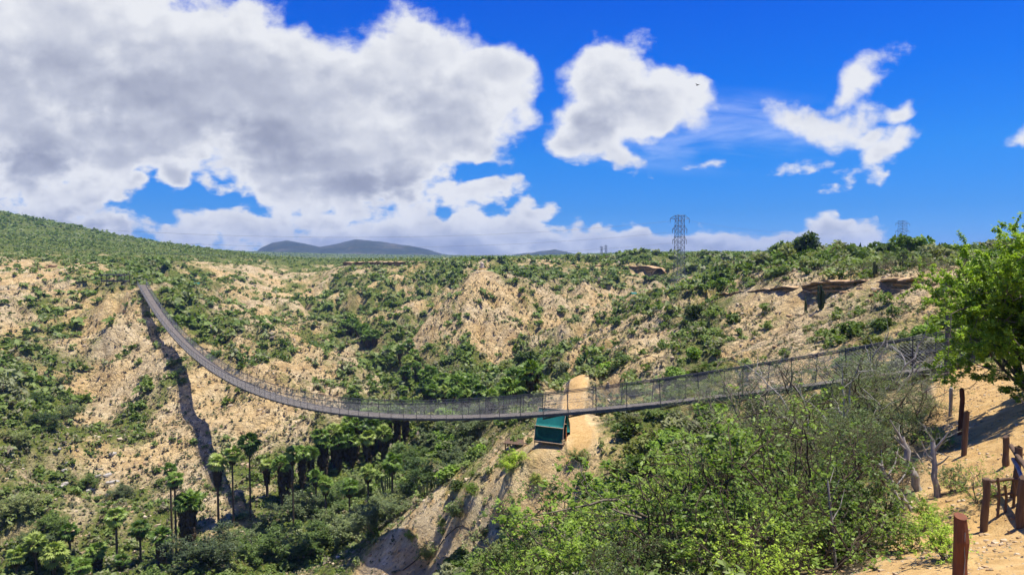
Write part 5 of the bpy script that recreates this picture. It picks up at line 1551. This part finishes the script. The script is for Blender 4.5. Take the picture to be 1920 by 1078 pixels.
for k, (px, D, top, tone, lab) in enumerate((
 (1340, 17, 792, G_M, "bright leafy shrub below the deck at the left shoulder of the thicket"), (1455, 15.5, 765, G_M, "tall leafy shrub in the middle of the thicket"),
 (1400, 14, 850, G_B, "leafy shrub with pale leaves in front of the tall middle shrub"), (1250, 18, 885, G_M, "leafy shrub at the left edge of the thicket below the tent slope"),
 (1130, 23, 905, G_B, "fresh green shrub left of the thicket on the slope"), (1030, 27, 915, G_M, "fresh green shrub on the slope beneath the dark pipe"),
 (960, 30, 990, G_G, "grey-green shrub at the bottom beside the tan slope"), (1200, 15, 965, G_D, "dark leafy shrub low in the thicket towards the bottom"),
 (1330, 11.5, 950, G_B, "leafy shrub at the bottom middle of the thicket"), (1480, 10.5, 940, G_M, "leafy shrub near the bottom left of the sandy bank"),
 (1100, 18, 1005, G_M, "low leafy shrub at the bottom left of the thicket"), (1560, 13, 850, G_D, "shady shrub behind the tangled stems near the path"),
 (1620, 20, 800, G_G, "grey-green shrub under the feathery trees"), (1290, 14, 1000, G_D, "dark shrub at the bottom between two bright ones"),
 (1180, 12, 1050, G_G, "low shrub cut by the bottom edge"), (1020, 22, 1030, G_B, "small fresh shrub cut by the bottom edge near the tan slope"),
 (1590, 11.5, 935, G_M, "shrub left of the leaning pale trunks"), (1410, 9.2, 1010, G_B, "nearest leafy shrub at the bottom edge"))):
    P_ = LEAFY[k % 3] if k % 4 else ROSE[(k // 4) % 2]
    plant('leafy', P_, px, D, top - (58 if px > 1280 else 30 if px > 1160 else 8), tone, lab, 'shrub', GL, M_twig if k % 4 else None, 1.15)
for k, (px, D, top, lab) in enumerate((
 (1420, 31, 668, "feathery grey-green tree in front of the deck, leftmost of its row"), (1500, 27, 690, "feathery tree left of the two bare branched trees"), (1590, 28, 668, "feathery tree behind the two bare branched trees"),
 (1660, 25, 660, "tall feathery tree near the near end of the bridge"), (1725, 23, 672, "feathery tree left of the bright tree and above the path"), (1700, 19, 740, "lower feathery shrub beside the top of the path"),
 (1540, 19, 745, "feathery shrub in front of the two bare branched trees"), (1620, 18, 735, "feathery shrub in the middle above the tangled stems"), (1370, 26, 738, "feathery shrub where the deck meets the thicket"), (1660, 15.5, 800, "feathery shrub around the leaning pale trunks"))):
    plant('feather', FEATH[k % 3], px, D, top - (10 if px > 1450 else 30), G_G if k % 3 else (.135, .19, .065), lab, 'tree', 'feathery trees at the near bridge end', M_twig if k % 2 else None, 1.25, 'feathery_tree')
for k, (px, D, top, lab) in enumerate(((1522, 25, 672, "nearly bare dark branched tree in front of the deck, left of two"), (1562, 24, 668, "nearly bare pale branched tree in front of the deck, right of two"), (1668, 30, 585, "leafless grey tree behind the handrail near the bright tree"), (1740, 16, 790, "leafless twiggy bush at the left edge of the path"))):
    plant('bare', BARE[k % 2], px, D, top, G_G, lab, 'tree', 'bare branched trees', M_dead if k else M_twig, 1.0, 'bare_tree', 'sparse_leaves')
for k, (px, D, top, where) in enumerate(((1300, 15, 800, "at the left shoulder of the thicket"), (1450, 13, 790, "in front of the tall middle shrub"), (1512, 12.5, 820, "in the middle of the thicket below the bare branched trees"), (1600, 12.5, 830, "left of the leaning bleached trunks"), (1255, 15, 870, "at the lower left flank of the thicket"), (1385, 11, 905, "low in the thicket above the bottom edge"), (1650, 12, 870, "behind the leaning bleached trunks"), (1555, 10.5, 900, "right beside the curved bare stem"))):
    plant('bare', BARE[k % 2], px, D, top, G_M, "dark leafless stems rising " + where, 'shrub', 'dark bare stems in the thicket', M_twig, .8, 'bare_shrub', 'sparse_leaves')
# bright tree on the right
_bt = plant('broad', BIG, 1945, 18, 400, (.37, .53, .055), "bright green broad crowned tree standing over the path at the right edge", 'tree', None, None, .86, 'broad_leaf_tree')
_c0 = [c_ for c_ in _bt.children if c_.name.startswith('crown')][0]; _b0 = [c_ for c_ in _bt.children if c_.name.startswith('trunk')][0]
for kx, kz, rz in ((.98, .84, 1.1),):               # lower limbs of the same tree
    b_ = link('limb', BIG[0], _bt, None, rz, (_c0.scale[0] * kx, _c0.scale[1] * kx, _c0.scale[2] * kz)); c_ = link('foliage', BIG[1], b_); c_.color = _c0.color
for px, D, top, tone, lab in ((1800, 30, 690, G_B, "bright green bush at the top of the path under the bright tree"), (1870, 26, 660, G_M, "green bush behind the trunk of the bright tree"), (1835, 12, 915, G_B, "small bright bush between the path and the leaning trunks"), (1640, 95, 478, G_B, "round bright green bush on the right plateau"), (1612, 98, 482, G_B, "smaller bright bush left of the round bright one")):
    plant('leafy', LEAFY[1], px, D, top, tone, lab, 'shrub', 'bright bushes near the path', None, 1.3)
for px, D, top, lab in ((1668, 86, 462, "flat topped thorn tree left of the skyline cactus clump"), (1735, 80, 462, "flat topped thorn tree right of the skyline cactus clump"), (1770, 74, 474, "low thorn tree above the bare lip of the rim"), (1830, 60, 470, "thorn tree on the skyline behind the bright tree")):
    plant('feather', FEATH[1], px, D, top, (.10, .14, .045), lab, 'tree', 'thorn trees on the right skyline', None, 1.4, 'thorn_tree')
# leaning bleached trunks
for k, (a, b, D, r, lab) in enumerate((((1690, 820), (1728, 915), 14.5, .085, "thick bleached dead trunk leaning left above the path"), ((1648, 868), (1700, 940), 13.5, .05, "thin dead trunk leaning left below the thick bleached one"), ((1668, 890), (1716, 935), 13.0, .04, "thin dead stem lying across the foot of the bleached trunk"), ((1748, 830), (1758, 940), 13.5, .06, "upright dead stem between bleached trunk and path"), ((1552, 900), (1572, 1000), 10.5, .022, "curved bare pinkish stem in the shade of the thicket"))):
    p = np.array(P(a[0], a[1], D)); q = np.array(P(b[0], b[1] , D * .98)); q[2] = min(q[2], gz(q[0], q[1]) - .1)
    n = 8; kk = np.linspace(0, 1, n)[:, None]
    pts = (q - p)[None] * kk + rng.normal(size=(n, 3)) * r * .35
    sub = []
    for j in range(3):
        s0 = pts[1 + j]; e = s0 + np.array([rng.normal() * .35, rng.normal() * .2, .25 + .4 * rng.random()]); sub.append((np.array([s0, (s0 + e) / 2 + rng.normal(size=3) * .03, e]), np.array([r * .45, r * .3, r * .12])))
    o = obj('dead_trunk', tubes([(pts, np.linspace(r * .7, r * 1.15, n))], 8), M_dead, None, True, loc=tuple(p)); tag(o, lab, 'dead trunk', 'bleached dead trunks')
    obj('branch', tubes(sub, 5), M_dead, o, True)

# ground weeds filling the near slope under the shrubs
def near_stuff():
    R = np.random.default_rng(77); n = 1500
    a = -.95 + 1.75 * R.random(n); r = 5 + 47 * R.random(n)
    x = r * np.sin(a); y = r * np.cos(a)
    v = vegetation(x, y)
    k = (R.random(n) < v) & clear_of(x, y)
    x, y = x[k], y[k]; z = ground_z(x, y)
    pxx, pyy = project(x, y, z)
    k = (pyy < 1400) & (pxx > -200) & (pxx < 2100) & (bridge_gap(x, y) > 2)
    x, y, z = x[k], y[k], z[k]
    mass('undergrowth', x, y, z, .25 + .55 * R.random(len(x)) ** 1.5, [(0, 14, 420, .060, 4, .9), (14, 28, 240, .085, 4, .9), (28, 80, 130, .13, 4, .9)], 4100, np.clip(.25 + .6 * R.random(len(x)), 0, 1), M_scrub)
near_stuff()

# soft grey-green trees standing on the valley floor and on the green slope at the left
VALLEY = ((620, 960, 'beside the dark palm trio'), (680, 930, 'below the palm grove'), (735, 965, 'on the green bank left of the tent ridge'), (790, 915, 'on the green bank left of the tent ridge'), (850, 880, 'on the green bank left of the tent ridge'),
 (640, 1015, 'at the foot of the tent ridge'), (590, 1035, 'on the valley floor at the bottom edge'), (560, 965, 'beside the dark palm trio'), (705, 1000, 'at the foot of the tent ridge'), (760, 880, 'below the palm grove'), (820, 850, 'just under the deck right of the palm grove'),
 (880, 830, 'just under the deck right of the palm grove'), (500, 1050, 'on the valley floor at the bottom edge'), (440, 1030, 'between the tall thin palms and the bottom edge'), (385, 1062, 'right of the small muddy pool'), (60, 765, 'on the green slope at the left edge'), (110, 725, 'on the green slope at the left edge'),
 (30, 835, 'on the green slope at the left edge'), (85, 805, 'on the green slope at the left edge'), (20, 725, 'on the green slope at the left edge'), (135, 785, 'on the green slope at the left edge'), (100, 1000, 'left of the pale stream bed'), (40, 965, 'left of the pale stream bed'), (60, 1045, 'in the lower left corner'), (160, 915, 'beside the pale stream bed'), (230, 930, 'right of the pale stream bed'))
RV = np.random.default_rng(5)
for k, (px, row, where) in enumerate(VALLEY):
    h_ = hit(px, row, 50, 300)
    if not h_: continue
    s = (3.4 + 2.0 * RV.random()) * (0.8 if px < 300 else 1.0) / FEATH[k % 3][2]
    t_ = empty('valley_tree', (h_[0], h_[1], h_[2]), RV.random() * 6.28)
    dark = k % 3 == 0
    tag(t_, ('dark' if dark else 'soft grey-green') + ' feathery tree ' + where, 'tree', 'feathery trees of the valley floor')
    b = link('trunk', FEATH[k % 3][0], t_, None, None, (s * 1.5, s * 1.5, s)); c = link('crown', VCROWN[k % 3], t_, None, None, (s * 1.5, s * 1.5, s))
    c.color = (.10, .165, .045, 1) if dark else (.19, .245, .105, 1)

# fallen leaves and pebbles on the path
def litter():
    R = np.random.default_rng(99); V = []; n = 0
    pts = []
    P2 = [p for p in PATH_PTS]
    for a, b in zip(P2[:-1], P2[1:]):
        m = int(np.hypot(b[0] - a[0], b[1] - a[1]) * 150)
        u = R.random(m); w_ = R.normal(size=m) * 1.6
        dx, dy = b[0] - a[0], b[1] - a[1]; L_ = math.hypot(dx, dy)
        pts.append(np.stack([a[0] + dx * u - dy / L_ * w_, a[1] + dy * u + dx / L_ * w_], 1))
    p = np.concatenate(pts); z = ground_z(p[:, 0], p[:, 1])
    c = np.array([[-1,-1,-1],[1,-1,-1],[1,1,-1],[-1,1,-1],[-1,-1,1],[1,-1,1],[1,1,1],[-1,1,1]], float)
    n = len(p); s = .008 + .030 * R.random(n) ** 4
    v = c[None] * (1 + .35 * R.normal(size=(n, 8, 3))) * np.array([1, .8, .55]) * s[:, None, None] + np.stack([p[:, 0], p[:, 1], z], 1)[:, None]
    q = np.array([[0,3,2,1],[4,5,6,7],[0,1,5,4],[1,2,6,5],[2,3,7,6],[3,0,4,7]])
    tag(link('pebbles', mesh_np('pebbles', v.reshape(-1, 3), (q[None] + np.arange(n)[:, None, None] * 8).reshape(-1, 4), [gm_stone], False)), kind='stuff')
    k = R.random(n) < .35
    x = p[k, 0] + R.normal(size=k.sum()) * .8; y = p[k, 1] + R.normal(size=k.sum()) * .8
    vv, ff = cards(np.stack([x, y, ground_z(x, y) + .012], 1), .018 + .02 * R.random(len(x)), .5, 3.0, R)
    me = mesh_np('fallen_leaves', vv, ff, [M_dry], False); attr(me, 'tint', np.repeat(.3 + .7 * R.random(len(x)), 4))
    tag(link('fallen_leaves', me), kind='stuff')
litter()
for px, D, top, tone, lab in ((1742, 11.5, 985, G_M, "low bush on the sandy bank left of the dark brown post"), (1790, 13.2, 905, G_G, "grey-green bush left of the path between the dead trunks and the post"), (1700, 10.5, 1000, G_B, "small bush at the thicket edge above the sandy bank"), (1765, 17, 795, G_M, "bush at the foot of the short reddish posts"), (1775, 8.2, 1052, G_B, "sprig at the foot of the nearest red brown post")):
    plant('leafy', ROSE[0], px, D, top, tone, lab, 'shrub', 'bright bushes near the path', None, 1.3)

# separate bushes on the bare slope below the tent
for k, (px, row, hgt_, tone, lab) in enumerate(((960, 878, 1.6, G_B, "bright green bush just below the wooden platform"), (862, 968, 2.0, G_G, "round grey-green bush on the tan slope above the pipe"), (800, 1048, 1.9, G_G, "grey-green bush near the bottom of the tan slope"), (885, 925, 1.2, G_M, "small bush on the crest of the tan slope left of the tent"),
    (945, 985, 2.0, G_G, "tall thin grey-green bush beside the pipe"), (770, 1010, 1.0, G_M, "low bush on the crest above the bridge shadow"), (1010, 905, .9, G_Y, "yellowish tuft below the tent"), (1085, 868, 1.5, G_G, "dusty bush right below the tent door"), (905, 1010, 1.1, G_Y, "yellowish bush on the tan slope below the pipe"), (830, 985, .8, G_Y, "yellowish tuft on the tan slope left of the round bush"))):
    h_ = hit(px, row, 30, 120)
    if not h_: continue
    P_ = LEAFY[k % 3]; s_ = hgt_ / P_[2]
    t_ = empty('leafy_shrub', h_, RV.random() * 6.28); tag(t_, lab, 'shrub', 'bushes on the tan tent slope')
    b = link('trunk', P_[0], t_, None, None, (s_ * 1.2, s_ * 1.2, s_)); b.material_slots[0].link = 'OBJECT'; b.material_slots[0].material = M_twig
    c = link('crown', VSHRUB[k % 3], t_, None, None, (s_ * 1.2, s_ * 1.2, s_)); c.color = (*tone, 1)

# ------------------------------------------------------------------ air
def haze():
    v, f = boxes([[0, 2340, 30]], [[4200, 2480, 92]])
    m = bpy.data.materials.new("air"); m.use_nodes = True
    n = m.node_tree.nodes; n.remove(n['Principled BSDF'])
    pv_ = n.new('ShaderNodeVolumePrincipled')
    pv_.inputs['Color'].default_value = (.36, .58, 1, 1); pv_.inputs['Density'].default_value = 1.3e-4; pv_.inputs['Anisotropy'].default_value = 0.2
    m.node_tree.links.new(pv_.outputs[0], n['Material Output'].inputs['Volume'])
    o = link('haze', mesh_np('haze', v, f, [m], False)); tag(o, kind='stuff')
haze()
